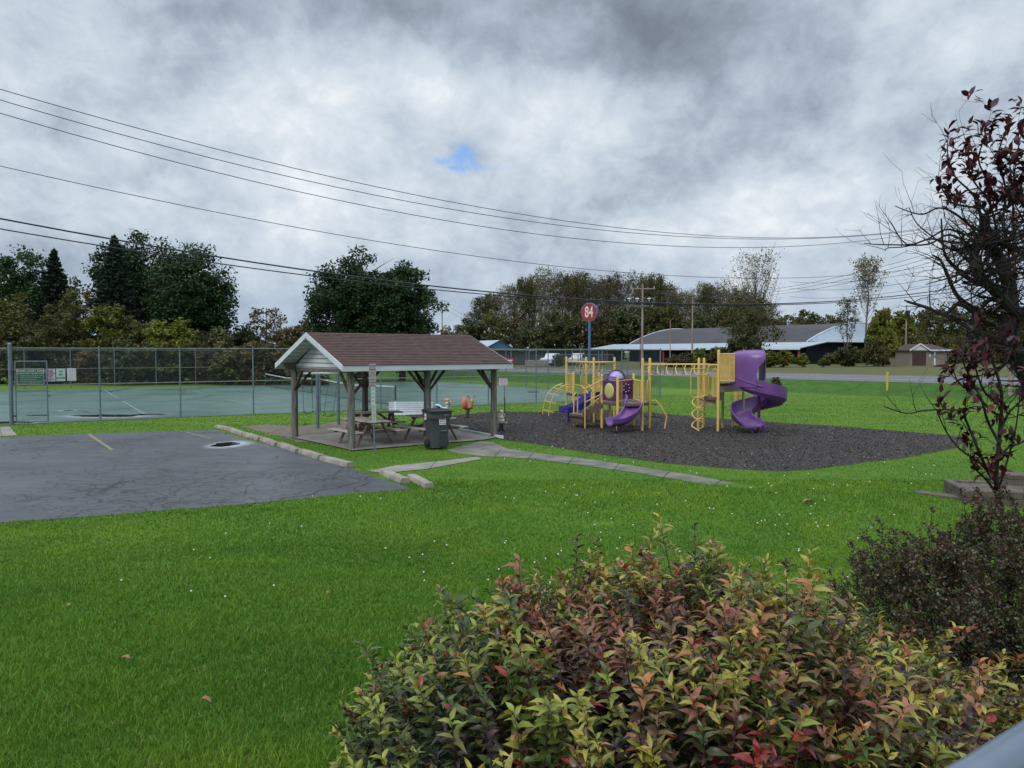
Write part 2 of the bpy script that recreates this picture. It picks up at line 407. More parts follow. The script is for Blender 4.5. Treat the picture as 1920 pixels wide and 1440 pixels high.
def m_asphalt():
    m, t = new_mat('cracked_asphalt'); b = t.n('ShaderNodeBsdfPrincipled'); o = t.n('ShaderNodeOutputMaterial'); t.L(b.outputs[0], o.inputs[0])
    p = t.n('ShaderNodeTexCoord').outputs['Object']
    wp = t.n('ShaderNodeTexNoise', i_Scale=1.3, i_Detail=4.0); t.L(p, wp.inputs['Vector'])
    pv = t.n('ShaderNodeVectorMath', operation='MULTIPLY_ADD', i_0=wp.outputs['Color'], i_1=(.9, .9, 0), i_2=p).outputs[0]
    def crack(scale, w0, w1):
        v = t.n('ShaderNodeTexVoronoi', feature='DISTANCE_TO_EDGE', i_Scale=scale); t.L(pv, v.inputs['Vector'])
        return t.maprange(v.outputs['Distance'], w0, w1, 1, 0)
    c1 = crack(.40, .003, .012); c2 = t.math('MAXIMUM', crack(1.2, .006, .02), crack(2.6, .014, .04))
    gate = t.maprange(t.noise(p, .22, 4), .44, .54); gate1 = t.maprange(t.noise(pv, .5, 3), .40, .5)
    ck = t.math('MAXIMUM', t.math('MULTIPLY', c1, gate1), t.math('MULTIPLY', c2, gate))
    base = t.mix(t.maprange(t.noise(p, .35, 5, .6), .35, .65), (.080, .087, .096), (.040, .045, .052))
    sc = t.noise(t.n('ShaderNodeMapping', i_Vector=p, i_Scale=(.25, 1.6, 1), i_Rotation=(0, 0, .45)).outputs[0], 1.6, 6, .7)
    base = t.mix(t.maprange(sc, .5, .75, 0, .6), base, (.15, .16, .19))
    base = t.mix(t.maprange(t.noise(p, .9, 4, .6), .6, .72, 0, .7), base, (.075, .06, .06))
    base = t.mix(t.maprange(t.noise(p, 60, 3, .7), .3, .75, 0, .5), base, (.05, .05, .056))
    base = t.mix(t.maprange(t.noise(p, .16, 2, .4), .56, .60, 0, .45), base, (.05, .052, .058))
    base = t.mix(ck, base, (.012, .012, .013))
    t.L(base, b.inputs['Base Color'])
    t.L(t.maprange(t.noise(p, .5, 4), .3, .7, .36, .62), b.inputs['Roughness'])
    h = t.math('SUBTRACT', t.math('MULTIPLY', t.noise(p, 70, 3, .7), .3), ck)
    bn = t.n('ShaderNodeBump', i_Strength=.6, i_Distance=.01); t.L(h, bn.inputs['Height']); t.L(bn.outputs[0], b.inputs['Normal'])
    return m
M_asph = m_asphalt()
M_road = mat('road_asphalt', (.115, .118, .125), (.085, .088, .096), .7, 1.0, .1)

def m_court():
    m, t = new_mat('green_court_coating'); b = t.n('ShaderNodeBsdfPrincipled'); o = t.n('ShaderNodeOutputMaterial'); t.L(b.outputs[0], o.inputs[0])
    p = t.n('ShaderNodeTexCoord').outputs['Object']
    base = t.mix(t.maprange(t.noise(p, .22, 5, .6), .38, .62), (.075, .148, .116), (.056, .112, .092))
    base = t.mix(t.maprange(t.noise(p, .45, 5, .65), .58, .68, 0, .7), base, (.05, .085, .075))
    v = t.n('ShaderNodeTexVoronoi', feature='DISTANCE_TO_EDGE', i_Scale=.11)
    wp = t.n('ShaderNodeTexNoise', i_Scale=.6, i_Detail=4.0); t.L(p, wp.inputs['Vector'])
    t.L(t.n('ShaderNodeVectorMath', operation='MULTIPLY_ADD', i_0=wp.outputs['Color'], i_1=(1.6, 1.6, 0), i_2=p).outputs[0], v.inputs['Vector'])
    base = t.mix(t.maprange(v.outputs['Distance'], .003, .010, .85, 0), base, (.025, .035, .032))
    t.L(base, b.inputs['Base Color']); t.L(t.maprange(t.noise(p, .3, 4), .35, .65, .35, .6), b.inputs['Roughness'])
    return m
M_court = m_court()
def m_mulch():
    m, t = new_mat('rubber_mulch'); b = t.n('ShaderNodeBsdfPrincipled', i_Roughness=.8); o = t.n('ShaderNodeOutputMaterial'); t.L(b.outputs[0], o.inputs[0])
    p = t.n('ShaderNodeTexCoord').outputs['Object']
    v = t.n('ShaderNodeTexVoronoi', i_Scale=16.0); t.L(p, v.inputs['Vector'])
    base = t.mix(t.maprange(t.noise(p, 9, 5, .75), .35, .65), (.012, .008, .006), (.040, .029, .022))
    base = t.mix(t.maprange(t.noise(p, .5, 4, .6), .45, .7, 0, .5), base, (.05, .042, .045))
    t.L(base, b.inputs['Base Color'])
    bn = t.n('ShaderNodeBump', i_Strength=.9, i_Distance=.05); t.L(v.outputs['Distance'], bn.inputs['Height']); t.L(bn.outputs[0], b.inputs['Normal'])
    return m
M_mulch = m_mulch()
M_dirt = mat('worn_brown_mulch', (.19, .145, .11), (.095, .08, .065), .95, 3.0, .8, 14, contrast=(.35, .62))
def m_shingle():
    m, t = new_mat('brown_asphalt_shingles'); b = t.n('ShaderNodeBsdfPrincipled', i_Roughness=.9); o = t.n('ShaderNodeOutputMaterial'); t.L(b.outputs[0], o.inputs[0])
    uv = t.n('ShaderNodeUVMap').outputs[0]
    br = t.n('ShaderNodeTexBrick', i_Scale=1.0, i_Mortar_Size=.004, i_Bias=0.0, i_Brick_Width=.22, i_Row_Height=.135); t.L(uv, br.inputs['Vector'])
    br.inputs['Color1'].default_value = (.098, .050, .043, 1); br.inputs['Color2'].default_value = (.040, .023, .021, 1); br.inputs['Mortar'].default_value = (.03, .018, .016, 1)
    n = t.noise(t.n('ShaderNodeMapping', i_Vector=uv, i_Scale=(3, 9, 1)).outputs[0], 1.0, 6, .7)
    c = t.mix(t.maprange(n, .38, .66, 0, .7), br.outputs[0], (.14, .078, .062))
    c = t.mix(t.maprange(t.noise(uv, 90, 2, .8), .35, .7, 0, .45), c, (.04, .024, .022))
    t.L(c, b.inputs['Base Color'])
    bn = t.n('ShaderNodeBump', i_Strength=.5, i_Distance=.008); t.L(t.noise(uv, 70, 3), bn.inputs['Height']); t.L(bn.outputs[0], b.inputs['Normal'])
    return m
M_shingle = m_shingle()
def m_water():
    m, t = new_mat('puddle_water'); b = t.n('ShaderNodeBsdfPrincipled', i_Roughness=.02); o = t.n('ShaderNodeOutputMaterial'); t.L(b.outputs[0], o.inputs[0])
    b.inputs['Base Color'].default_value = (.012, .013, .014, 1); b.inputs['Specular IOR Level'].default_value = 1.0; b.inputs['IOR'].default_value = 1.5
    bn = t.n('ShaderNodeBump', i_Strength=.12, i_Distance=.01); t.L(t.noise(t.n('ShaderNodeTexCoord').outputs['Object'], 9, 2), bn.inputs['Height']); t.L(bn.outputs[0], b.inputs['Normal'])
    return m
M_water = m_water()
def m_sheen():
    m, t = new_mat('painted_sky_sheen'); b = t.n('ShaderNodeBsdfPrincipled', i_Roughness=.3); o = t.n('ShaderNodeOutputMaterial'); tr = t.n('ShaderNodeBsdfTransparent')
    b.inputs['Base Color'].default_value = (.50, .56, .64, 1); g = t.n('ShaderNodeTexCoord')  # pale colour paints the sky's reflection onto the wet rim
    v = t.n('ShaderNodeVectorMath', operation='SUBTRACT', i_0=g.outputs['Generated'], i_1=(.5, .5, 0)).outputs[0]
    v = t.n('ShaderNodeVectorMath', operation='MULTIPLY', i_0=v, i_1=(2, 2, 0)).outputs[0]
    r = t.n('ShaderNodeVectorMath', operation='LENGTH', i_0=v).outputs['Value']
    n = t.noise(t.n('ShaderNodeMapping', i_Vector=g.outputs['Object'], i_Scale=(1, 3, 1)).outputs[0], 2.2, 5, .65)
    a = t.maprange(t.math('ADD', r, t.math('MULTIPLY', t.math('SUBTRACT', n, .5), .9)), .35, .95, .85, 0, True)
    mx = t.n('ShaderNodeMixShader', i_0=a); t.L(tr.outputs[0], mx.inputs[1]); t.L(b.outputs[0], mx.inputs[2]); t.L(mx.outputs[0], o.inputs[0]); return m
M_sheen = m_sheen()

# ---------------------------------------------------------------- ground sheets
def axis(a, b, step, far, ratio=1.35):
    xs = list(np.arange(a, b+.01, step)); st = step
    lo = [a]; hi = [xs[-1]]
    while lo[-1] > -far: st *= ratio; lo.append(lo[-1]-st)
    st = step
    while hi[-1] < far: st *= ratio; hi.append(hi[-1]+st)
    return np.array(sorted(lo[1:])+xs+hi[1:])
gx = axis(-50, 85, 1.0, 2500); gy = axis(-6, 112, .7, 2500)
GX, GY = np.meshgrid(gx, gy); V = np.stack([GX.ravel(), GY.ravel(), gz(GX, GY).ravel()], 1)
nx, ny = len(gx), len(gy)
ii, jj = np.meshgrid(np.arange(nx-1), np.arange(ny-1)); k = (jj*nx+ii).ravel()
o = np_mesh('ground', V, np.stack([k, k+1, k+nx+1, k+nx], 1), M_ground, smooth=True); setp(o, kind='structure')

def irregular(poly, amp, step=.35, seed=0, closed=True):
    # resample an outline and roughen it
    r = random.Random(seed); out_ = []; n = len(poly); ph = [r.uniform(0, 6.28) for _ in range(6)]; d0 = 0
    for i in range(n):
        a = Vector(poly[i][:2]); b = Vector(poly[(i+1) % n][:2]); L = (b-a).length; k = max(1, int(L/step))
        nrm = Vector((-(b-a).y, (b-a).x)).normalized() if L > 0 else Vector((0, 0))
        for j in range(k):
            s_ = d0+L*j/k
            q = amp*(.5*math.sin(s_*1.7+ph[0])+.35*math.sin(s_*4.3+ph[1])+.25*math.sin(s_*9.1+ph[2])+r.uniform(-.3, .3))
            p = a+(b-a)*(j/k)+nrm*q; out_.append((p.x, p.y))
        d0 += L
    return out_
def sheet(name, poly, z, m, kind='structure', follow=False, label=None, cat=None):
    import bmesh
    bm = bmesh.new(); vs = [bm.verts.new((p[0], p[1], z+(float(gz(p[0], p[1])) if follow else 0))) for p in poly]
    f_ = bm.faces.new(vs); bm.normal_update()
    if f_.normal.z < 0: bmesh.ops.reverse_faces(bm, faces=[f_])
    bmesh.ops.triangulate(bm, faces=bm.faces[:])
    me = bpy.data.meshes.new(name); bm.to_mesh(me); bm.free(); me.materials.append(m)
    ob = bpy.data.objects.new(name, me); COL.objects.link(ob)
    return setp(ob, kind=kind, label=label, cat=cat)

P2 = lambda a: [tuple(gpt(x, y)[:2]) for x, y in a]
lot_poly = P2([(402, 806), (470, 826), (560, 849), (665, 881), (708, 895), (772, 917), (600, 933), (400, 951), (200, 967), (0, 980), (-260, 1000)])
lp = gpt(0, 821); lot_poly = lot_poly+[(-20, 15), (-26, 24.9), (lp.x, lp.y)]+P2([(100, 816), (167, 813), (260, 811)])
LOT = irregular(lot_poly, .05, .4, 3); sheet('parking_lot', LOT, .006, M_asph)
mulch_poly = P2([(846, 779), (935, 771.5), (1010, 773), (1100, 768), (1180, 770), (1240, 776), (1400, 789), (1550, 798), (1680, 808), (1780, 817), (1815, 822), (1785, 843), (1690, 859), (1590, 872), (1510, 881), (1460, 884), (1390, 881), (1250, 869), (1150, 856), (1050, 840), (960, 827), (900, 818), (850, 806), (835, 792)])
MULCH = irregular(mulch_poly, .06, .4, 5); sheet('mulch_bed', MULCH, .008, M_mulch)
dirt_poly = P2([(452, 800), (500, 796), (560, 800), (600, 797), (640, 789), (700, 790), (690, 815), (620, 826), (560, 829), (500, 812)])
DIRT = irregular(dirt_poly, .10, .4, 8); sheet('worn_ground', DIRT, .004, M_dirt)

# tennis court frame of reference
A0 = Vector((-19.6, 30.0)); U = Vector((.852, .523)).normalized(); Vv = Vector((-U.y, U.x))
def cp(u, v): p = A0+U*u+Vv*v; return (p.x, p.y)
u0, u1 = -6.1, 33.7
COURT = [cp(u0, .12), cp(u1, .12), cp(u1, 31), cp(u0, 31)]
sheet('tennis_court', COURT, .016, M_court)
ml = MB()
def cline(ua, va, ub, vb, wd=.06):
    a = Vector(cp(ua, va)); b = Vector(cp(ub, vb)); d = (b-a).normalized(); n = Vector((-d.y, d.x))*wd/2
    ml.add([(*(a-n), .021), (*(b-n), .021), (*(b+n), .021), (*(a+n), .021)], [(0, 1, 2, 3)])
uc = 16.9
for v0 in (2.72, 17.3):
    vm = v0+5.485
    for uu in (uc-11.88, uc+11.88): cline(uu, v0, uu, v0+10.97)
    for vv in (v0, v0+10.97, vm-4.115, vm+4.115): cline(uc-11.88, vv, uc+11.88, vv)
    for uu in (uc-6.4, uc+6.4): cline(uu, vm-4.115, uu, vm+4.115)
    cline(uc-6.4, vm, uc+6.4, vm)
setp(ml.build('court_lines', M_court_line), kind='structure')
M_pathc = mat('mossy_path_concrete', (.20, .185, .16), (.095, .10, .075), .9, 1.6, .4, 25, contrast=(.38, .62))
# concrete walks
def walk(name, ctr, wd, z, seed, m=M_conc):
    sheet(name, ctr, z, m)
PATH1 = P2([(838, 845), (868, 836), (902, 828), (922, 829), (950, 841), (1010, 851), (1100, 861), (1200, 876), (1300, 892), (1380, 907), (1440, 920), (1400, 922), (1300, 905), (1200, 888), (1100, 874), (1000, 861), (930, 857), (905, 856), (860, 851)])
walk('sidewalk', PATH1, 1, .010, 1, M_pathc)
PATH2 = P2([(905, 861), (893, 857.5), (820, 866), (745, 873), (690, 884), (720, 888), (800, 880)])
walk('sidewalk', PATH2, 1, .014, 2, M_conc)
PATH3 = P2([(-60, 806), (18, 800), (32, 817), (-60, 822)])
walk('sidewalk', PATH3, 1, .014, 3, M_conc)
jm = MB()
for (a, b) in [((940, 842), (925, 860)), ((1000, 850), (985, 865)), ((1075, 859), (1062, 874)), ((1160, 870), (1148, 886)), ((1255, 885), (1240, 900)), ((1352, 902), (1338, 911)), ((818, 866), (806, 879)), ((0, 803), (3, 819))]:
    p, q = gpt(*a), gpt(*b); jm.beam((p.x, p.y, .0165), (q.x, q.y, .0165), .012, .004)
setp(jm.build('sidewalk_joints', M_black), kind='structure')
# road beyond the bank
rd = MB(); dv = Vector((-1, 1, 0)).normalized(); nv = Vector((1, 1, 0)).normalized()
def strip(mb, s0, s1, z, t0=-160, t1=420):
    a = nv*s0; b = nv*s1
    mb.add([(a+dv*t0)+Vector((0, 0, z)), (b+dv*t0)+Vector((0, 0, z)), (b+dv*t1)+Vector((0, 0, z)), (a+dv*t1)+Vector((0, 0, z))], [(0, 1, 2, 3)])
strip(rd, 55.0, 71.0, .815); setp(rd.build('road', M_road), kind='structure')
rl = MB(); strip(rl, 60.3, 60.62, .820); strip(rl, 67.4, 67.6, .820); strip(rl, 63.9, 64.05, .820); setp(rl.build('road_markings', M_roadline), kind='structure')
gl = MB()
def pline(a, b, wd=.1):
    p, q = gpt(*a), gpt(*b); d = (q-p).normalized(); n = Vector((-d.y, d.x, 0))*wd/2; z = Vector((0, 0, .011))
    gl.add([p-n+z, q-n+z, q+n+z, p+n+z], [(0, 1, 2, 3)])
pline((166, 814.5), (211, 844.5), .11); pline((349, 811), (396, 823), .08)
setp(gl.build('parking_markings', M_gold), kind='structure')

# puddles (pale ring painting in the sky's reflection, dark still water)
def oval(px, py, rx, ry, seed, n=40, rough=.22):
    c = gpt(px, py); ex = gpt(px+rx, py).x-c.x; ey = abs(gpt(px, py-ry).y-gpt(px, py+ry).y)/2; r = random.Random(seed)
    ph = [r.uniform(0, 6.28) for _ in range(4)]
    return [(c.x+ex*math.cos(a)*(1+rough*(math.sin(3*a+ph[0])*.5+math.sin(5*a+ph[1])*.35+math.sin(9*a+ph[2])*.2)), c.y+ey*math.sin(a)*(1+rough*(math.sin(2*a+ph[3])*.4+math.sin(4*a+ph[1])*.3))) for a in [2*math.pi*i/n for i in range(n)]]
def puddle(px, py, rx, ry, seed, z, ring=1.7, off=(0, 0)):
    sheet('puddle_sheen', oval(px+off[0], py+off[1], rx*ring, ry*ring*.95, seed+50, 44, .18), z, M_sheen)
    setp(sheet('puddle', oval(px, py, rx, ry, seed), z+.004, M_water), kind='structure')
puddle(423, 834, 23, 4.6, 4, .012, 2.2, (8, 0))
puddle(205, 780.5, 62, 2.6, 6, .023, 1.9, (0, 1)); puddle(128, 770.5, 9, .9, 7, .023, 2.5); puddle(20, 793, 40, 2.4, 9, .023, 2.0)
puddle(280, 778, 30, .9, 10, .031, 1.5)
puddle(72, 779.5, 22, .7, 12, .023, 1.4); puddle(1000, 735.5, 12, .8, 13, .023, 1.4)
puddle(575, 795.5, 7, .8, 14, .010, 1.3)

# ---------------------------------------------------------------- grass blades
def inpoly(x, y, poly):
    ins = np.zeros(len(x), bool); n = len(poly)
    for i in range(n):
        x1, y1 = poly[i]; x2, y2 = poly[(i+1) % n]
        if y1 == y2: continue
        c = ((y1 > y) != (y2 > y)) & (x < (x2-x1)*(y-y1)/(y2-y1)+x1); ins ^= c
    return ins
th = .678; PC = Vector((-4.786, 21.759)); PA = Vector((math.cos(th), math.sin(th))); PB = Vector((-math.sin(th), math.cos(th)))
def pp(u, v): p = PC+PA*u+PB*v; return (p.x, p.y)
SLAB = [pp(.28, .02), pp(3.2, -.12), pp(4.9, -.2), pp(6.1, .35), pp(5.9, 4.7), pp(.3, 4.6)]
EXCL = [LOT, MULCH, DIRT, COURT, PATH1, PATH2, PATH3, SLAB]
def vnoise(x, y, sc, seed):
    r = np.random.default_rng(seed); g = r.random((64, 64)); X = x/sc; Y = y/sc
    i = np.floor(X).astype(int); j = np.floor(Y).astype(int); fx = sstep(X-i); fy = sstep(Y-j)
    a = g[i % 64, j % 64]; b = g[(i+1) % 64, j % 64]; c = g[i % 64, (j+1) % 64]; d = g[(i+1) % 64, (j+1) % 64]
    return a*(1-fx)*(1-fy)+b*fx*(1-fy)+c*(1-fx)*fy+d*fx*fy
def blades(N, y0, y1, w0, hmul, name):
    Y = np.exp(rng.uniform(math.log(y0), math.log(y1), N)); X = rng.uniform(-.74, .74, N)*Y+rng.normal(0, .1, N)
    ex = np.zeros(N, bool)
    for q in EXCL: ex |= inpoly(X, Y, q)
    X, Y = X[~ex], Y[~ex]; n = len(X)
    pn = .6*vnoise(X, Y, .35, 1)+.4*vnoise(X, Y, .11, 2); pl = vnoise(X+50, Y, 2.3, 3)
    h = (.028+.055*pn)*hmul*rng.uniform(.6, 1.3, n)*(1+np.clip((Y-10)/40, 0, .5)); wd = w0*Y/3.0*rng.uniform(.7, 1.3, n)
    az = rng.uniform(0, 2*np.pi, n); la = rng.uniform(0, 2*np.pi, n); lean = h*rng.uniform(.15, .9, n)
    Z = gz(X, Y)-.004
    B = np.stack([X, Y, Z], 1); wx = np.stack([np.cos(az), np.sin(az), 0*az], 1)*wd[:, None]/2
    l = np.stack([np.cos(la), np.sin(la), 0*la], 1)*lean[:, None]; up = np.stack([0*h, 0*h, h], 1)
    mid = B+l*.35+up*.62; tip = B+l+up*.93
    V = np.stack([B-wx, B+wx, mid+wx*.8, mid-wx*.8, tip], 1).reshape(-1, 3)
    k = np.arange(n)*5
    r = rng.random(n); col = np.empty((n, 3))
    base = np.array([.105, .225, .020]); yel = np.array([.20, .31, .028]); dk = np.array([.045, .13, .012]); dry = np.array([.24, .22, .07])
    t1 = (np.clip(pl*1.6-.45, 0, 1)*.55+np.clip(vnoise(X+9, Y+3, .7, 5)*2-1, 0, 1)*.45)[:, None]; t3 = (np.clip(vnoise(X+31, Y+17, 1.1, 6)*2.2-1.2, 0, 1)*.55)[:, None]; col = base*(1-t1)+yel*t1; col = col*(1-t3)+dk*t3
    t2 = (np.clip(1-pn*1.5, 0, 1)*.6)[:, None]; col = col*(1-t2)+dk*t2
    col[r < .03] = dry; col *= (rng.uniform(.7, 1.3, n)*(1.0+.08*sstep((Y-6)/10)))[:, None]  # farther blades lightened, painting in their lit look at grazing view
    C = np.repeat(col, 5, 0)
    return setp(np_mesh(name, V, [np.stack([k, k+1, k+2, k+3], 1), np.stack([k+3, k+2, k+4], 1)], M_grassb, C), 'short mown green lawn grass', 'grass', kind='stuff')
M_grassb = foliage_mat('grass_blades', .3, .5, 0, .25)
blades(460000, 2.4, 17, .0034, .78, 'lawn_grass')
blades(170000, 16, 50, .0028, .5, 'lawn_grass')
# clover heads in the lawn
N = 300
Y = rng.uniform(6, 24, N); X = rng.normal(2.5, 4.5, N)*Y/15; ex = np.zeros(N, bool)
for q in EXCL: ex |= inpoly(X, Y, q)
ex |= vnoise(X, Y, 1.5, 9) < .45
cl = MB()
for x, y in zip(X[~ex], Y[~ex]): cl.ball((x, y, float(gz(x, y))+.045), .008+.0005*y, 5)
setp(cl.build('clover_flowers', M_textw), 'tiny white clover heads dotted through the lawn', 'flowers', kind='stuff')
# loose rubber chips on the mulch bed
N = 70000
mp = np.array(MULCH); X = rng.uniform(mp[:, 0].min(), mp[:, 0].max(), N); Y = rng.uniform(mp[:, 1].min(), mp[:, 1].max(), N); k_ = inpoly(X, Y, MULCH); X, Y = X[k_], Y[k_]; n = len(X)
a = rng.uniform(0, 6.28, n); ln = rng.uniform(.014, .040, n); tl = rng.uniform(-.5, .5, n)*ln
d1 = np.stack([np.cos(a)*ln, np.sin(a)*ln, tl], 1); d2 = np.stack([-np.sin(a)*ln*.4, np.cos(a)*ln*.4, rng.uniform(-.3, .3, n)*ln], 1)
B = np.stack([X, Y, np.full(n, .022)], 1); V = np.stack([B-d1, B-d2, B+d1, B+d2], 1).reshape(-1, 3); k = np.arange(n)*4
g = rng.random(n)[:, None]; c = (np.array([[.010, .007, .006]])*(1-g**4)+np.array([[.16, .125, .10]])*g**4); c[rng.random(n) < .01] = (.3, .28, .25)
setp(np_mesh('rubber_chips', V, np.stack([k, k+1, k+2, k+3], 1), foliage_mat('chip', 0, .7, 0), np.repeat(c, 4, 0)), 'dark shredded rubber chips covering the play area', 'mulch', kind='stuff')

# fallen leaves
def leaf_verts(L, Wd, curl=.2, fold=.25):
    # eight points of one pointed leaf: base at origin, along +X, folded on its midrib
    pts = [(0, 0, 0), (.33, 0, .06), (.68, 0, .02), (1, 0, -curl)]
    l = [(.30, .5, .06+fold*.5), (.66, .38, .02+fold*.38)]; r_ = [(.30, -.5, .06+fold*.5), (.66, -.38, .02+fold*.38)]
    return np.array([(x*L, y*Wd, z*L) for x, y, z in pts+l+r_])
LEAF_Q = np.array([(1, 2, 5, 4), (2, 1, 6, 7)]); LEAF_T = np.array([(0, 1, 4), (2, 3, 5), (1, 0, 6), (3, 2, 7)])
def leaf_mesh(P, D, Nn, L, Wd, curl, fold):
    # P positions, D directions, Nn up-ish, per-leaf sizes -> V, [quads, tris]
    n = len(P); D = D/np.linalg.norm(D, axis=1, keepdims=True); Sd = np.cross(Nn, D); Sd /= np.linalg.norm(Sd, axis=1, keepdims=True)+1e-9; Up = np.cross(D, Sd)
    T = leaf_verts(1, 1, 0, 0)
    V = np.empty((n, 8, 3))
    cx = [0, .33, .68, 1, .30, .66, .30, .66]; sy = [0, 0, 0, 0, .5, .38, -.5, -.38]
    zc = [0, .05, .02, 0, .05, .02, .05, .02]; cu = [0, 0, -.25, -1, 0, -.2, 0, -.2]; fo = [0, 0, 0, 0, .5, .38, .5, .38]
    for q in range(8):
        V[:, q] = P+D*(cx[q]*L)[:, None]+Sd*(sy[q]*Wd)[:, None]+Up*((zc[q]+cu[q]*curl)*L+fo[q]*fold*Wd)[:, None]
    k = np.arange(n)*8
    Q = (k[:, None, None]+LEAF_Q[None]).reshape(-1, 4); Tt = (k[:, None, None]+LEAF_T[None]).reshape(-1, 3)
    return V.reshape(-1, 3), [Q, Tt]
M_dead = mat('dead_leaf', (.28, .13, .05), (.18, .08, .04), .6, 20)
for i, (px, py, z, L, lab) in enumerate([(1505, 948, .1, .22, 'curled orange-brown dead leaf lying far out in the lawn left of the timber steps'), (128, 1160, .55, .07, 'small dark red leaf in the grass near the left edge'), (245, 1278, .7, .08, 'dark brown leaf on the left foreground lawn below the red one'), (617, 1120, .5, .06, 'brown leaf in the middle of the lawn left of the shrub'), (376, 1350, .8, .07, 'brown leaf lying lowest in the lawn foreground'), (515, 858, .01, .12, 'dark leaf lying on the asphalt near the concrete blocks'), (1100, 838, .02, .1, 'pale leaf at the near edge of the mulch')]):
    p = gpt(px, py, z); p.z = float(gz(p.x, p.y))+.04 if py > 900 else .03
    v, fs = leaf_mesh(np.array([[0, 0, 0.]]), np.array([[1., .3*i, .2]]), np.array([[0, 0, 1.]]), np.array([L]), np.array([L*.55]), np.array([.3]), np.array([.5]))
    o = np_mesh('fallen_leaf', v, fs, M_dead); o.location = p; o.rotation_euler = (0, 0, i*1.3); setp(o, lab, 'leaf', 'fallen leaves')

# ---------------------------------------------------------------- court fences
FH = 3.02
def chain_mesh(a, b, z0, z1, sp=.075, r=.0017):
    # woven wire: two families of slanting strands
    a = Vector((a[0], a[1])); b = Vector((b[0], b[1])); L = (b-a).length; d = (b-a)/L; H = z1-z0; n = Vector((-d.y, d.x))
    V = []; F = []; k = 0
    for s in (1, -1):
        off = r*s
        for t in np.arange(-H, L, sp):
            ta, tb = t, t+H
            za, zb = (z0, z1) if s > 0 else (z1, z0)
            if ta < 0: za += (0-ta)*(1 if s > 0 else -1); ta = 0
            if tb > L: zb -= (tb-L)*(1 if s > 0 else -1); tb = L
            if tb-ta < .02: continue
            p = a+d*ta+n*off; q = a+d*tb+n*off
            up = Vector((-(zb-za)*d.x, -(zb-za)*d.y, tb-ta)).normalized()*r
            nn = Vector((n.x, n.y, 0))*r
            for e in (up, -up*.5+nn*.87, -up*.5-nn*.87):
                V.append((p.x+e.x, p.y+e.y, za+e.z)); V.append((q.x+e.x, q.y+e.y, zb+e.z))
            F += [(k, k+1, k+3, k+2), (k+2, k+3, k+5, k+4), (k+4, k+5, k+1, k)]; k += 6
    return np.array(V), np.array(F)
def fence(label, a, b, npost, midz=1.54, mesh_from=0.0, skip=(), group='chain-link fences round the tennis court', bigfirst=False, biglast=True, H=FH, extra=None, name='chain_link_fence'):
    t = thing(name, label, 'fence', (a[0], a[1], 0), 0, group); av = Vector(a); bv = Vector(b); d = (bv-av); L = d.length; d /= L
    O = Vector((a[0], a[1]))
    loc = lambda p: (p[0]-O.x, p[1]-O.y)
    for i in range(npost):
        p = av+d*L*i/(npost-1); big = (i == 0 and bigfirst) or (i == npost-1 and biglast)
        m = MB(); m.tube([(*loc(p), -.05), (*loc(p), H+.03)], .048 if big else .034, 10); m.ball((*loc(p), H+.03), .05 if big else .036, 8)
        m.build('post', M_galv, t)
    z = lambda h: MB().tube([(*loc(av+d*mesh_from*0), h), (*loc(bv), h)], .022, 8)
    z(H-.02).build('top_rail', M_rail, t)
    m = MB(); p = av+d*mesh_from; m.tube([(*loc(p), midz), (*loc(bv), midz)], .021, 8).build('mid_rail', M_rail, t)
    v, f = chain_mesh(loc(p), loc(bv), .04, H-.03); np_mesh('wire_mesh', v, f, M_galvd, parent=t)
    return t
near = fence('near side chain-link fence of the tennis court, seen through by the pavilion', cp(0, 0), cp(33.8, 0), 12, bigfirst=True)
g_ = MB(); g_.tube([(0, 0, -.05), (0, 0, FH+.12)], .075, 14); g_.ball((0, 0, FH+.12), .078, 10); g_.build('gate_post', M_galv, near)
far_l = fence('short chain-link fence length left of the gate opening', cp(-6.2, 0), cp(-1.3, 0), 3, biglast=True)
MB().tube([(*cp(-1.3, 0), FH-.03), (*cp(0, 0), FH-.03)], .022, 8).build('gate_header_rail', M_rail, None)
hd = bpy.data.objects['gate_header_rail']; hd.parent = near; hd.location = (-A0.x, -A0.y, 0)
fence('far side chain-link fence of the tennis court in front of the dark trees', cp(-6.2, 34), cp(33.8, 34), 14, midz=1.54)
fence('right side chain-link fence of the tennis court running back from the tall corner post', cp(33.8, 0), cp(33.8, 34), 12, biglast=False)
# open gate leaf lying along the fence
gt = thing('chain_link_gate', 'open chain-link gate leaf folded back over the green rules sign', 'gate', (*cp(.1, -.14), 0), math.atan2(U.y, U.x))
m = MB(); gw, gh = 1.12, 2.48
for x in (.06, gw): m.tube([(x, 0, .08), (x, 0, gh)], .026, 8)
for z_ in (.1, 1.33, gh): m.tube([(.06, 0, z_), (gw, 0, z_)], .023, 8)
m.build('frame', M_galv, gt)
v, f = chain_mesh((.06, 0), (gw, 0), .1, gh); np_mesh('wire_mesh', v, f, M_galvd, parent=gt)
for z_ in (.35, 2.1): MB().box((0, 0, z_), (.14, .05, .06)).build('hinge', M_dark, gt)
MB().box((gw+.05, 0, 1.1), (.12, .05, .05)).build('latch', M_dark, gt)

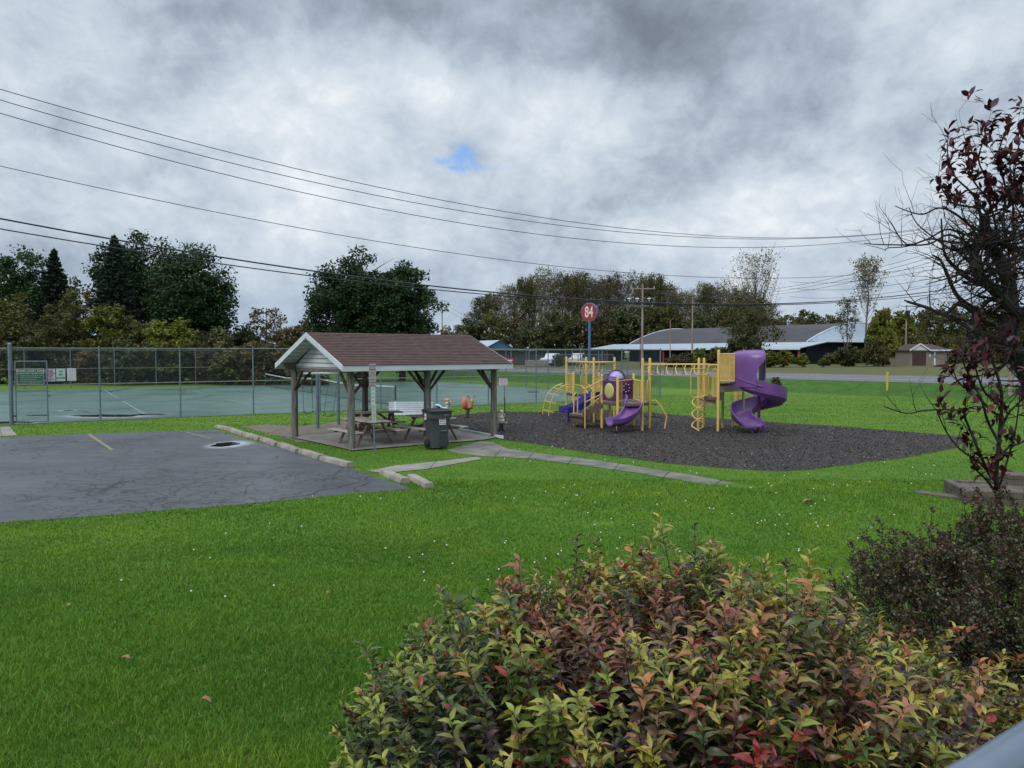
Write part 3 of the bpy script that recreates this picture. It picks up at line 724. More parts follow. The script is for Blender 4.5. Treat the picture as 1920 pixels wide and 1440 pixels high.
def fence_sign(px0, px1, py0, py1, name, label, m, off=-.06, border=None, group=None):
    o_ = cp(0, off); a = on_plane(px0, py0, o_, U); b = on_plane(px1, py1, o_, U)
    c = (a+b)/2; wd = (Vector((b.x, b.y))-Vector((a.x, a.y))).length; h = a.z-b.z
    t = thing(name, label, 'sign', (c.x, c.y, c.z), math.atan2(U.y, U.x), group)
    if border: MB().box((0, .004, 0), (wd, .006, h)).build('border', border, t, bevel=.002)
    MB().box((0, 0, 0), (wd-(.035 if border else 0), .008, h-(.035 if border else 0))).build('panel', m, t, bevel=.003)
    return t, wd, h
def sign_text(t, body, size, x, z, m, bold=.0, y=-.009, align='CENTER', sx=1.0, name='lettering'):
    return text_mesh(body, size, m, name, t, face_frame((x, y, z), (1, 0, 0), (0, -1, 0)), align=align, bold=bold, sx=sx)
t, wd, h = fence_sign(31, 83, 691.5, 720.5, 'rules_sign', 'green tennis court rules sign with white lettering behind the open gate', M_signgreen, border=M_textw)
sign_text(t, 'TENNIS COURT RULES', .105, 0, h*.36, M_textw, .003, sx=.92)
sign_text(t, 'COURTS FOR TENNIS ONLY', .085, 0, h*.20, M_textw, .002, sx=.88)
for i, s_ in enumerate(['1  TENNIS SHOES OR SNEAKERS ONLY', '2  NO BICYCLES OR SKATEBOARDS', '    ROLLER SKATES OR TOYS', '3  NO GLASS BOTTLES OR CANS ON COURT', '4  NO PETS ALLOWED ON COURT']):
    sign_text(t, s_, .058, -wd*.44, h*(.05-.115*i), M_textw, .0, align='LEFT', sx=.82)
t, wd, h = fence_sign(85.5, 104, 692, 715, 'closing_sign', 'white sign with red park closed dusk to dawn lettering, left of three small signs', M_signw)
for i, s_ in enumerate(['PARK', 'CLOSED', 'DUSK', 'TO', 'DAWN']): sign_text(t, s_, .085, 0, h*(.34-.17*i), M_textr, .002, sx=.95)
t, wd, h = fence_sign(105, 123, 691.5, 714.5, 'pets_sign', 'pale green no pets allowed sign, middle of the three small fence signs', M_signg)
for i, s_ in enumerate(['NO', 'PETS', 'ALLOWED']): sign_text(t, s_, .085, 0, h*(.28-.26*i), M_textg, .002, sx=.8)
t, wd, h = fence_sign(125.5, 143, 691, 714, 'notice_sign', 'blank looking faded white notice, right of the three small fence signs', mat('faded_notice', (.5, .51, .52), (.42, .43, .45), .4, 6), border=M_whitem)

# tennis nets
for k, (v0, lab) in enumerate([(1.8, 'tennis net on the nearer court behind the pavilion'), (16.4, 'tennis net on the farther court, left of the pavilion')]):
    t = thing('tennis_net', lab, 'net', (*cp(uc, v0), 0), math.atan2(Vv.y, Vv.x), 'tennis nets')
    L = 12.8; zt = lambda x: 1.07-.15*(1-abs(2*x/L-1))
    for x in (0, L): MB().tube([(x, 0, 0), (x, 0, 1.12)], .045, 10).build('post', mat('dark_green_post', (.03, .045, .05)) if not k and x == 0 else bpy.data.materials['dark_green_post'], t)
    xs = np.linspace(0, L, 25)
    m = MB(); m.add([(x, -.012, zt(x)-dz_) for dz_ in (0, .07) for x in xs]+[(x, .012, zt(x)-dz_) for dz_ in (0, .07) for x in xs], [(i, i+1, 26+i, 25+i) for i in range(24)]+[(50+i, 75+i, 76+i, 51+i) for i in range(24)]+[(i, 50+i, 51+i, i+1) for i in range(24)])
    m.build('top_band', M_white, t, smooth=False)
    V = []; F = []; q = 0; r = .0026
    for x in np.arange(.05, L, .06): V += [(x-r, 0, .06), (x+r, 0, .06), (x+r, 0, zt(x)-.05), (x-r, 0, zt(x)-.05)]; F.append((q, q+1, q+2, q+3)); q += 4
    for z_ in np.arange(.05, 1.0, .06):
        for i in range(24):
            za, zb = z_*zt(xs[i])/1.07, z_*zt(xs[i+1])/1.07
            V += [(xs[i], 0.004, za-r), (xs[i+1], 0.004, zb-r), (xs[i+1], 0.004, zb+r), (xs[i], 0.004, za+r)]; F.append((q, q+1, q+2, q+3)); q += 4
    np_mesh('netting', np.array(V), np.array(F), M_black, parent=t)
    m = MB(); m.tube([(x, 0, .05*zt(x)) for x in xs], .018, 6); m.build('bottom_cord', M_black, t)

# ---------------------------------------------------------------- pavilion
sheet('pavilion_slab', SLAB, .035, M_concd)
L_, W_, ZE, ZR = 6.10, 4.82, 2.30, 3.40
pv = thing('picnic_pavilion', 'open timber picnic pavilion with brown shingle roof and white gable', 'pavilion', (PC.x, PC.y, 0), th)
posts = [(u, v) for v in (.40, W_-.37) for u in (.44, 3.05, 5.68)]
for (u, v) in posts:
    m = MB(); m.tube([(u, v, -.15), (u, v, .6), (u+.006, v, 1.3), (u, v, ZE-.02)], [.115, .112, .105, .10], 14); m.build('post', M_wood, pv)
def flat(a, b): return Vector((a[0], a[1], b))
M_brace = mat('shade_toned_brace_wood', (.085, .062, .05), (.05, .038, .03), .85, 6)  # shade under the roof painted into the braces' dark colour
M_gbeam = mat('green_tinged_beam', (.14, .14, .10), (.09, .09, .065), .85, 3)
for v in (.40, W_-.37): MB().beam((.1, v, ZE+.07), (L_-.2, v, ZE+.07), .10, .20).build('beam', M_gbeam, pv)
for u in (.44, 3.05, 5.68): MB().beam((u+.06, .36, ZE-.02), (u+.06, W_-.33, ZE-.02), .07, .12).build('tie_beam', M_wood, pv)
for (u, v) in posts:
    for s in (-1, 1):
        if 0 < u+s*.7 < L_-.1: MB().beam((u+s*.04, v, ZE-.72), (u+s*.66, v, ZE-.03), .05, .09, up=(0, 1, 0)).build('brace', M_brace, pv)
    s = 1 if v < 2 else -1
    MB().beam((u, v+s*.04, ZE-.74), (u, v+s*.66, ZE-.06), .05, .09, up=(1, 0, 0)).build('brace', M_brace, pv)
# roof: shingle courses as real steps, with uv in metres
vm = W_/2; sl = math.hypot(vm+.03, ZR-ZE-.17); rows = 20
import bmesh
for side in (0, 1):
    bm = bmesh.new(); uvl = bm.loops.layers.uv.new('UVMap')
    e0 = Vector((0, -.03, ZE+.17)) if side == 0 else Vector((0, W_+.03, ZE+.17)); r0 = Vector((0, vm, ZR+.05))
    dd = (r0-e0); dn = dd.normalized(); nn = Vector((0, -dn.z, dn.y)) if side == 0 else Vector((0, dn.z, -dn.y)); nn = nn if nn.z > 0 else -nn
    Ls = dd.length
    for i in range(rows):
        a = e0+dn*(Ls*i/rows)+nn*.016; b = e0+dn*(Ls*min(1, (i+1.02)/rows))+nn*.002; c = e0+dn*(Ls*i/rows)-nn*.006
        nseg = 48
        for j in range(nseg):
            x0 = -.03+(L_+.06)*j/nseg; x1 = -.03+(L_+.06)*(j+1)/nseg
            jit = (random.random()-.5)*.004
            P = [a+Vector((x0, 0, jit)), a+Vector((x1, 0, jit)), b+Vector((x1, 0, 0)), b+Vector((x0, 0, 0))]
            vs = [bm.verts.new(p) for p in P]; f_ = bm.faces.new(vs if side == 0 else vs[::-1])
            for lp_ in f_.loops:
                q = lp_.vert.co; lp_[uvl].uv = (q.x+7*side, Ls*(i+(1 if (q-b).dot(dn) > -.01 else 0))/rows*1.0)
            vs = [bm.verts.new(p) for p in (c+Vector((x0, 0, jit)), c+Vector((x1, 0, jit)), a+Vector((x1, 0, jit)), a+Vector((x0, 0, jit)))]; f2 = bm.faces.new(vs)
            for lp_ in f2.loops: lp_[uvl].uv = (lp_.vert.co.x, Ls*i/rows)
    me = bpy.data.meshes.new('shingles'); bm.to_mesh(me); bm.free(); me.materials.append(M_shingle)
    o = bpy.data.objects.new('shingles', me); COL.objects.link(o); o.parent = pv
m = MB()
for s in (0, 1):
    v0 = -.02 if s == 0 else W_+.02
    m.add([(0.02, v0, ZE+.13), (L_-.02, v0, ZE+.13), (L_-.02, vm, ZR), (0.02, vm, ZR), (0.02, v0, ZE+.09), (L_-.02, v0, ZE+.09), (L_-.02, vm, ZR-.05), (.02, vm, ZR-.05)], [(0, 1, 2, 3), (7, 6, 5, 4), (0, 4, 5, 1), (3, 2, 6, 7)])
m.build('roof_deck', M_tabled, pv)
for v_ in (-.035, W_+.035): MB().box((L_/2, v_, ZE+.08), (L_+.04, .03, .17)).build('fascia', M_white, pv)
for v_ in (-.055, W_+.055): MB().box((L_/2, v_, ZE+.172), (L_+.05, .02, .02)).build('drip_edge', M_dark, pv)
for x in (-.035, L_+.035):
    for s in (0, 1):
        m = MB(); v0 = -.05 if s == 0 else W_+.05
        m.add([(x+dx_, v, z_) for dx_ in (-.015, .015) for (v, z_) in ((v0, ZE-.0), (v0, ZE+.17), (vm, ZR+.05), (vm, ZR-.12))], [(0, 1, 2, 3), (7, 6, 5, 4), (0, 4, 5, 1), (1, 5, 6, 2), (2, 6, 7, 3), (3, 7, 4, 0)])
        m.build('barge_board', M_white, pv)
# siding of the gables
for x, nm in ((.50, -1), (L_-.45, 1)):
    m = MB(); n = 8; zb = ZE-.06
    for i in range(n):
        z0 = zb+(ZR-.06-zb)*i/n; z1 = zb+(ZR-.06-zb)*(i+1)/n; hw = lambda z_: (vm-.1)*(ZR-.04-z_)/(ZR-.04-zb)
        a0, a1 = hw(z0), hw(z1); o0 = x+nm*.022; o1 = x+nm*.004
        m.add([(o0, vm-a0, z0), (o0, vm+a0, z0), (o1, vm+a1, z1), (o1, vm-a1, z1), (x, vm-a0, z0), (x, vm+a0, z0)], [(0, 1, 2, 3), (0, 4, 5, 1)])
    m.build('gable_siding', M_white, pv, smooth=False)
    m = MB()
    for i in range(1, n): z_ = zb+(ZR-.06-zb)*i/n; a_ = (vm-.13)*(ZR-.04-z_)/(ZR-.04-zb); m.box((x+nm*.014, vm, z_-.004), (.024, 2*a_, .012))
    m.build('siding_shade_strip', M_dark, pv)  # dark strips built in as the shade line under each board
m = MB()
for i in range(9):
    a = .03+.45*0; 
for s in (0, 1):
    for i in range(8):
        f0, f1 = i/8, (i+1)/8; v0 = (-.02+(vm+.02)*f0) if s == 0 else (W_+.02-(vm+.02)*f0); v1 = (-.02+(vm+.02)*f1) if s == 0 else (W_+.02-(vm+.02)*f1)
        z0 = ZE+.06+(ZR-.1-ZE-.06)*f0; z1 = ZE+.06+(ZR-.1-ZE-.06)*f1
        m.add([(-.01, v0, z0), (.48, v0, z0), (.48, v1, z1-.012), (-.01, v1, z1-.012)], [(0, 1, 2, 3)])
m.build('soffit', M_white, pv, smooth=False)

# ---------------------------------------------------------------- picnic tables
def picnic_table(label):
    t = thing('picnic_table', label, 'picnic table', (0, 0, 0), 0, 'picnic tables under the pavilion'); L = 1.85
    m = MB()
    for i in range(5): m.box(((i-2)*.148, 0, .735), (.138, L, .038))
    m.build('table_top', M_table, t, bevel=.006)
    for s in (-1, 1):
        m = MB()
        for j in (0, 1): m.box((s*(.62+j*.145), 0, .435), (.135, L, .038))
        m.build('bench_seat', M_table, t, bevel=.006)
    for y in (-.58, .58):
        MB().box((0, y+.045, .395), (1.5, .038, .09)).build('cross_rail', M_tabled, t)
        MB().box((0, y-.0, .70), (.70, .038, .085)).build('top_cleat', M_tabled, t)
        for s in (-1, 1): MB().beam((s*.62, y, 0), (s*.20, y, .715), .038, .10, up=(0, 1, 0)).build('leg', M_tabled, t)
    MB().beam((0, -.5, .42), (0, -.12, .70), .038, .08).build('brace', M_tabled, t); MB().beam((0, .5, .42), (0, .12, .70), .038, .08).build('brace', M_tabled, t)
    return t
pt = picnic_table('weathered picnic table nearest the front corner post of the pavilion')
pt.location = (-4.5, 23.55, .035); pt.rotation_euler[2] = th
for (x, y, rz, lab) in [(-2.62, 24.6, th, 'weathered picnic table standing behind the dark wheeled bin'), (-4.75, 26.5, th-R(90)-R(18), 'picnic table at the back of the pavilion, lying crosswise in front of the white bench')]:
    c = copy_tree(pt); c.location = (x, y, .035); c.rotation_euler[2] = rz; c['label'] = lab

# white slatted bench
bn = thing('slatted_bench', 'white slatted bench behind the picnic tables', 'bench', (-3.95, 30.0, 0), R(6))
m = MB()
for i in range(6): m.beam((-.87, .10+i*.028, .48+i*.075), (.87, .10+i*.028, .48+i*.075), .022, .058)
m.build('backrest', M_whitem, bn, bevel=.004)
m = MB()
for i in range(5): m.box((0, -.33+i*.085, .43), (1.74, .07, .03))
m.build('seat', M_whitem, bn, bevel=.004)
for x in (-.62, .62):
    m = MB(); m.tube([(x, -.33, 0), (x, -.30, .40), (x, .06, .40), (x, .26, .92)], .022, 8); m.tube([(x, .22, 0), (x, .05, .40)], .022, 8); m.build('leg_frame', M_whitem, bn)

# ---------------------------------------------------------------- wheeled bin
bx_ = thing('wheeled_bin', 'dark grey wheeled refuse bin with two stickers beside the pavilion front', 'bin', (-2.21, 22.55, .036), R(24))
def loft(m, secs):
    k = len(m.v)
    vs = []; n = len(secs[0][0])
    for (pl, z) in secs: vs += [(p[0], p[1], z) for p in pl]
    fs = [(i*n+j, i*n+(j+1) % n, (i+1)*n+(j+1) % n, (i+1)*n+j) for i in range(len(secs)-1) for j in range(n)]
    fs += [tuple(range(n-1, -1, -1)), tuple((len(secs)-1)*n+j for j in range(n))]
    m.add(vs, fs)
def rrect(w_, d_, r, oy=0, n=4):
    out_ = []
    for (cx, cy, a0) in ((w_/2-r, d_/2-r, 0), (-w_/2+r, d_/2-r, 90), (-w_/2+r, -d_/2+r, 180), (w_/2-r, -d_/2+r, 270)):
        for k in range(n+1): a = R(a0+90*k/n); out_.append((cx+r*math.cos(a), cy+r*math.sin(a)+oy))
    return out_
m = MB(); loft(m, [(rrect(.50, .52, .06), 0.02), (rrect(.53, .55, .06), .35), (rrect(.60, .64, .07), .86), (rrect(.61, .65, .07), .88)]); loft(m, [(rrect(.68, .74, .07, 0), .88), (rrect(.70, .76, .07, 0), 1.06)]); m.build('body', M_bin, bx_)
m = MB(); loft(m, [(rrect(.73, .82, .08, -.01), 1.065), (rrect(.74, .83, .09, -.01), 1.10), (rrect(.66, .74, .09, -.01), 1.135), (rrect(.50, .58, .08, 0), 1.145)]); m.build('lid', M_black, bx_)
m = MB(); m.tube([(-.25, .40, 1.02), (.25, .40, 1.02)], .018, 8); m.build('handle', M_black, bx_)
for s in (-1, 1):
    w_ = MB(); w_.lathe((0, 0, 0), [(.12, -.03), (.135, -.02), (.135, .02), (.12, .03)], 20, Matrix.Rotation(R(90), 3, 'Y'))
    o = w_.build('wheel', M_black, bx_); o.location = (s*.33, .12 if s > 0 else -.02, .135)
m = MB(); m.box((.10, -.285, .28), (.20, .03, .44)); m.build('grab_recess', mat('recess_shadow_plastic', (.03, .04, .043), None, .6), bx_)  # recess is a flat plate, its shadow painted as darker colour
m = MB(); m.tube([(.02, -.33, .52), (.18, -.33, .52)], .014, 8); m.build('grab_bar', M_galv, bx_)
st = MB().box((.06, -.335, .80), (.21, .008, .20)).build('sticker', M_textw, bx_)
for i, s_ in enumerate(['PLEASE', 'RECYCLE', 'NO TRASH']): text_mesh(s_, .042, M_textr, 'lettering', st, face_frame((.06, -.341, .86-.06*i), (1, 0, 0), (0, -1, 0)), bold=.002)
st = MB().box((-.347, .02, .92), (.008, .16, .18)).build('sticker', M_textw, bx_)
text_mesh('PARK', .05, M_textr, 'lettering', st, face_frame((-.353, .02, .92), (0, -1, 0), (-1, 0, 0)), bold=.002)
lb = MB().box((.17, -.383, .985), (.19, .006, .05)).build('maker_plate', M_bin, bx_); text_mesh('REFUSE', .045, mat('grey_ink', (.25, .32, .36)), 'lettering', lb, face_frame((.17, -.388, .985), (1, 0, 0), (0, -1, 0)))

# ---------------------------------------------------------------- sign post by the lot
b_ = gpt(703, 850); sp_ = thing('parking_sign_post', 'thin steel post carrying narrow weathered sign strips in front of the pavilion', 'sign', (b_.x, b_.y, 0), R(8))
MB().tube([(0, 0, -.1), (-.03, 0, 1.3), (-.055, 0, 2.48)], .024, 8).build('post', M_galv, sp_)
m = MB(); m.box((-.05, -.03, 2.20), (.20, .006, .66)); s1 = m.build('upper_sign', mat('weathered_grey_sign', (.30, .29, .30), (.24, .22, .24), .5, 8), sp_)
for i, (z_, s_, mm) in enumerate([(2.46, 'NOTICE', M_textd), (2.36, 'PARKING', M_textd), (2.26, 'FOR', M_textd), (2.08, 'PERMIT', M_textd), (2.00, 'HOLDERS', M_textd), (1.92, 'ONLY', M_textd)]): text_mesh(s_, .045, mm, 'lettering', s1, face_frame((-.05, -.035, z_), (1, 0, 0), (0, -1, 0)))
m = MB(); m.box((-.05, -.035, 2.185), (.19, .003, .022)); m.box((-.05, -.035, 1.885), (.19, .003, .02)); m.build('red_stripe', M_textr, s1)
m = MB(); m.box((-.035, -.03, 1.62), (.115, .006, .50)); s2 = m.build('middle_sign', M_signg, sp_)
for i, c_ in enumerate('PARK'): text_mesh(c_, .075, M_textd, 'lettering', s2, face_frame((-.035, -.035, 1.80-.11*i), (1, 0, 0), (0, -1, 0)))
m = MB(); m.box((-.02, -.03, 1.12), (.125, .006, .50)); s3 = m.build('lower_sign', mat('chalky_sign', (.42, .42, .42), (.32, .32, .33), .5, 8), sp_)
m = MB(); [m.box((-.02+dx_, -.035, z_), (.012, .003, .03)) for dx_, z_ in ((0, 1.32), (-.02, 1.22), (.02, 1.2), (-.01, 1.1), (.015, 1.06))]; m.build('marks', M_textd, s3)

# white notice at the edge of the mulch
b_ = gpt(946, 775); ns = thing('playground_notice', 'small white notice on a thin dark post at the far edge of the mulch', 'sign', (b_.x, b_.y, 0), 0)
m = MB(); m.tube([(.02, 0, -.1), (0, 0, .75)], .028, 8); m.tube([(0, 0, .75), (-.03, 0, 1.62)], .014, 8); m.build('post', M_dark, ns)
m = MB(); m.box((-.06, -.03, 1.46), (.40, .008, .32)); pn = m.build('panel', M_signw, ns)
for i, s_ in enumerate(['PLAYGROUND', 'FOR CHILDREN', 'AGES 5 TO 12', 'PLAY SAFELY']): text_mesh(s_, .05, M_textr, 'lettering', pn, face_frame((-.06, -.037, 1.57-.07*i), (1, 0, 0), (0, -1, 0)))

# ---------------------------------------------------------------- parking blocks
def block(a, b, label):
    a, b = gpt(*a), gpt(*b); d = b-a; L = d.length-.11
    t = MB(); prof = [(-.12, 0), (-.11, .06), (-.085, .13), (.085, .13), (.11, .06), (.12, 0)]
    t.sweep(prof, [(-L/2, 0, 0), (L/2, 0, 0)])
    o = t.build('parking_block', M_curb, None, smooth=False, bevel=.015); o.location = (a+b)/2+Vector((0, 0, -.01)); o.rotation_euler = (0, random.uniform(-.02, .02), math.atan2(d.y, d.x)+random.uniform(-.05, .05))
    setp(o, label, 'parking block', 'concrete parking blocks along the asphalt edge')
pb0, pb1 = gpt(408, 801.5), gpt(657, 877)
names = ['farthest', 'second farthest', 'third from the far end', 'middle', 'fifth from the far end', 'sixth from the far end', 'nearest']
for i in range(7):
    a = pb0.lerp(pb1, i/7); b = pb0.lerp(pb1, (i+1)/7)
    inv = lambda p: (960+1440*p.x/(p.y*math.cos(PITCH)+CAM_H*math.sin(PITCH)), 720-1440*(p.y*math.sin(PITCH)-CAM_H*math.cos(PITCH))/(p.y*math.cos(PITCH)+CAM_H*math.sin(PITCH)))
    block(inv(a), inv(b), f'concrete parking block, {names[i]} in the unbroken row of seven')
block((716, 888), (764, 908), 'separate concrete parking block across the end of the short walk')
block((768, 898), (808, 916), 'last tilted concrete parking block at the right corner of the asphalt')

# ---------------------------------------------------------------- swing set
sw = thing('swing_set', 'grey steel T-shaped swing set with two belt swings seen under the pavilion', 'swing set', (0, 0, 0))
pA, pB = gpt(596, 803), gpt(635, 796)
for p in (pA, pB): MB().tube([(p.x, p.y, -.1), (p.x, p.y, 2.0)], .06, 12).build('post', M_galv, sw)
e0 = Vector((-8.0, 28.95, 2.03)); e1 = Vector((-6.35, 29.6, 2.03)); MB().tube([e0, e1], .045, 10).build('top_bar', mat('bare_steel_bar', (.5, .52, .55), (.4, .42, .45), .35, 8, metal=.3), sw)
for i, (px, py, fr) in enumerate([(578, 775, .15), (615, 781, .72)]):
    c = dpt(px, py, 29.1+.2*i); tp = e0.lerp(e1, fr); dd = (e1-e0).normalized(); wv = .17
    m = MB(); pts = [c+dd*(wv*(j/6-1))*1.0+Vector((0, 0, .05*abs(j/6-1)**2)) for j in range(13)]
    m.sweep([(-.075, -.008), (.075, -.008), (.075, .008), (-.075, .008)], pts)
    s_ = m.build('swing_seat', M_black, sw)
    for e in (0, 12): MB().ball(pts[e]+Vector((0, 0, .03)), (.05, .05, .06), 8).build('seat_clip', M_teal, s_)
    for e, o_ in ((0, -.17), (12, .17)): MB().tube([pts[e], Vector((tp.x+dd.x*o_, tp.y+dd.y*o_, 2.0))], .009, 5).build('chain', M_galvd, sw)

# ---------------------------------------------------------------- spring riders
def spring(t, z=.32):
    m = MB(); pts = [(.075*math.cos(a), .075*math.sin(a), .02+z*a/(2*math.pi*4.5)) for a in np.linspace(0, 2*math.pi*4.5, 64)]
    m.tube(pts, .018, 6); m.build('spring', M_black, t); MB().lathe((0, 0, 0), [(.14, 0), (.14, .03), (.05, .035)], 14).build('base_plate', M_dark, t)
t = thing('spring_rider', 'orange-red snail shaped spring rider with two red eye stalks', 'spring rider', (-1.92, 33.2, .02), 0, 'spring riders'); spring(t)
MB().ball((-.14, 0, .60), (.14, .17, .27), 16, Matrix.Rotation(R(-6), 3, 'Y')).build('shell', M_orange, t)
MB().ball((.0, 0, .42), (.24, .10, .09), 14).build('body', M_red, t)
m = MB(); m.tube([(.08, 0, .42), (.16, 0, .52), (.17, 0, .68)], [.10, .09, .085], 12); m.ball((.17, 0, .69), (.095, .09, .11), 12); m.build('head', M_tanp, t)
for s in (-1, 1):
    m = MB(); m.tube([(.15+s*.02, 0, .76), (.16+s*.12, s*.05, .90)], .016, 6); m.build('eye_stalk', M_orange, t); MB().ball((.16+s*.135, s*.05, .92), (.05, .04, .035), 8).build('eye', M_red, t)
m = MB(); m.tube([(.04, -.2, .36), (.04, .2, .36)], .018, 8); m.build('foot_bar', M_black, t)
t = thing('spring_rider', 'white and black bird shaped spring rider with tan cap behind the bin', 'spring rider', (-2.78, 31.0, .02), 0, 'spring riders'); spring(t)
MB().ball((.0, 0, .48), (.22, .12, .13), 14).build('body', M_whitem, t)
m = MB(); m.tube([(.12, 0, .5), (.17, 0, .62), (.19, 0, .72)], [.09, .07, .075], 12); m.ball((.19, 0, .79), (.14, .125, .135), 14); m.build('head', M_whitem, t)
MB().ball((.16, 0, .875), (.145, .13, .085), 14).build('cap', M_tanp, t)
for s in (-1, 1): MB().ball((.24, s*.11, .80), (.03, .022, .045), 8).build('eye', M_black, t)
MB().ball((.30, 0, .745), (.06, .04, .03), 8).build('beak', M_tanp, t)
for s in (-1, 1):
    MB().ball((-.17, s*.09, .63), (.17, .025, .07), 12, Matrix.Rotation(R(28), 3, 'Y')).build('wing', M_whitem, t); MB().ball((-.18, s*.115, .615), (.12, .012, .035), 10, Matrix.Rotation(R(28), 3, 'Y')).build('wing_marking', M_black, t)
t = thing('spring_rider', 'cream animal spring rider facing away beside the pavilion post', 'spring rider', (-.385, 27.75, .02), R(90), 'spring riders'); spring(t, .24)
m = MB(); m.ball((0, 0, .34), (.20, .12, .13), 14); m.tube([(.10, 0, .38), (.16, 0, .52), (.17, 0, .62)], [.10, .075, .06], 12); m.build('body', M_cream, t)
m = MB(); m.ball((.19, 0, .645), (.12, .075, .075), 14); m.build('head', M_cream, t)
for s in (-1, 1): MB().ball((.15, s*.055, .72), (.025, .018, .035), 8).build('ear', M_cream, t)
MB().ball((-.09, 0, .45), (.09, .085, .06), 12).build('saddle', mat('pale_saddle_plastic', (.42, .46, .42)), t)
for s in (-1, 1):
    m = MB(); m.tube([(.10, s*.05, .57), (.08, s*.12, .57), (.06, s*.13, .50), (.08, s*.07, .45)], .016, 8); m.build('handle', M_cream, t); MB().ball((.02, s*.17, .27), (.05, .05, .03), 8).build('foot_rest', M_cream, t)

# mulch border board
p, q = gpt(855, 807), gpt(943, 823)
o = MB().beam((p.x, p.y, .05), (q.x, q.y, .05), .05, .09).build('border_board', M_whitem, None); setp(o, 'low white border board between the pavilion slab and the mulch', 'edging')

# ---------------------------------------------------------------- playground structure
pl = thing('play_structure', 'yellow and purple climbing structure with slides standing on dark mulch', 'play structure', (0, 0, 0))
def Q(px, Y): return (px-960)/1440*(Y*math.cos(PITCH)+CAM_H*math.sin(PITCH)*.6)
def post(x, y, h, r=.05):
    m = MB(); m.tube([(x, y, -.15), (x, y, h-.05), (x, y, h-.02), (x, y, h)], [r, r, r*.85, r*.45], 12); return m.build('post', M_yel, pl)
PA_ = (Q(1062, 35.4), 35.4); PE0 = (Q(1075, 33.9), 33.9); PB_ = (Q(1099, 34.5), 34.5); PC_ = (Q(1113, 31.0), 31.0); PD_ = (Q(1152, 33.2), 33.2)
E1 = (Q(1122.6, 32.2), 32.2); E2 = (Q(1128.5, 28.7), 28.7); E3 = (Q(1144, 31.8), 31.8); E4 = (Q(1158, 27.7), 27.7); E5 = (Q(1188, 29.5), 29.5); F1 = (Q(1204.5, 27.73), 27.73); F2 = (Q(1218, 28.5), 28.5)
for p in (PA_, PB_, PC_, PD_, F1, F2): post(*p, 2.63)
for p, h in ((PE0, 1.98), (E1, 2.0), (E2, 2.03), (E3, 1.95), (E4, 1.97), (E5, 2.03)): post(*p, h)
R1 = (Q(1309.7, 28.3), 28.3); R2 = (Q(1319.5, 28.9), 28.9); R3 = (Q(1346.6, 27.45), 27.45); R4 = (Q(1355.5, 28.7), 28.7); R5 = (Q(1394, 28.5), 28.5); R6 = (Q(1414, 28.75), 28.75); R7 = (Q(1380, 29.6), 29.6)
for p in (R1, R2): post(*p, 2.63)
for p in (R3, R5, R6): post(*p, 2.93)
post(*R4, 1.7); post(*R7, 1.6)
# decks
def deck(poly, z, name='deck', t=.09): return MB().prism(poly, z-t, z).build(name, M_deck, pl, smooth=False)
deck([PA_, PE0, (PB_[0], PE0[1]+.1), (PB_[0]+.05, PA_[1])], .97)
deck([E2, E4, F1, F2, E5, (E3[0]+.15, E3[1]), E1, (E1[0]-.05, E1[1]-1.4)], .98)
deck([R1, R3, R4, R2], 1.20); deck([R3, R5, R6, (R4[0], R6[1])], 1.72)
MB().prism([(p[0], p[1]) for p in (R3, R5, (R5[0], R5[1]+.04), (R3[0], R3[1]+.04))], 1.40, 1.63).build('skirt_panel', M_tan, pl)
m = MB(); m.beam((R1[0]+.02, R1[1]-.0, 1.0), (R3[0], R3[1]+.35, 1.0), .03, .22); m.beam((R3[0], R3[1]+.06, 1.35), (R4[0], R4[1], 1.35), .03, .55); m.build('skirt_panel', M_tan, pl)
def rail_panel(a, b, z0, z1, n=6, r=.016, rr=.02, name='rail_panel', inset=.06, arch=False):
    a = Vector((*a, 0)); b = Vector((*b, 0)); d = (b-a); L = d.length; d.normalize(); a = a+d*inset; b = b-d*inset; L = (b-a).length; m = MB()
    P = lambda s, z_: (a.x+d.x*s, a.y+d.y*s, z_)
    c = min(.12, L/3)
    loop = [P(0, z0+c), P(.02, z0+c*.35), P(c*.4, z0+.0), P(c, z0), P(L-c, z0), P(L-c*.4, z0), P(L-.02, z0+c*.35), P(L, z0+c), P(L, z1-c), P(L-.02, z1-c*.35), P(L-c*.4, z1), P(L-c, z1), P(c, z1), P(c*.4, z1), P(.02, z1-c*.35), P(0, z1-c)]
    m.tube(loop, rr, 8, close=True)
    for i in range(1, n): m.tube([P(L*i/n, z0), P(L*i/n, z1)], r, 6)
    return m.build(name, M_yel, pl)
rail_panel(PA_, PE0, 1.05, 1.86, 5); rail_panel(PE0, (PE0[0]+.02, PE0[1]-.25), 1.05, 1.86, 3, inset=.02)
rail_panel((Q(1088.5, 34.3), 34.3), (PB_[0], PB_[1]), 1.02, 1.86, 4, inset=.02); rail_panel(PC_, (Q(1122, 31.8), 31.8), 1.03, 1.86, 4, inset=.03)
rail_panel(E5, F1, 1.05, 1.78, 5); rail_panel((E4[0]+.02, E4[1]+.1), (Q(1166, 28.3), 28.3), 1.03, 1.78, 2, inset=.0)
rail_panel(F1, (F1[0]+.14, F1[1]+.2), 1.03, 1.80, 2, inset=.02); rail_panel((F2[0]-.13, F2[1]-.15), F2, 1.03, 1.80, 3, inset=.02)
MB().tube([(*E4, 1.80), (E5[0], E5[1], 1.80), (*F1, 1.80)], .02, 8).build('hand_rail', M_yel, pl)
rail_panel(R1, (R1[0]+.35, R1[1]-.25), 1.25, 2.0, 4); rail_panel((Q(1322, 28.2), 28.2), (Q(1329, 28.6), 28.6), 1.22, 2.03, 3, inset=.0)
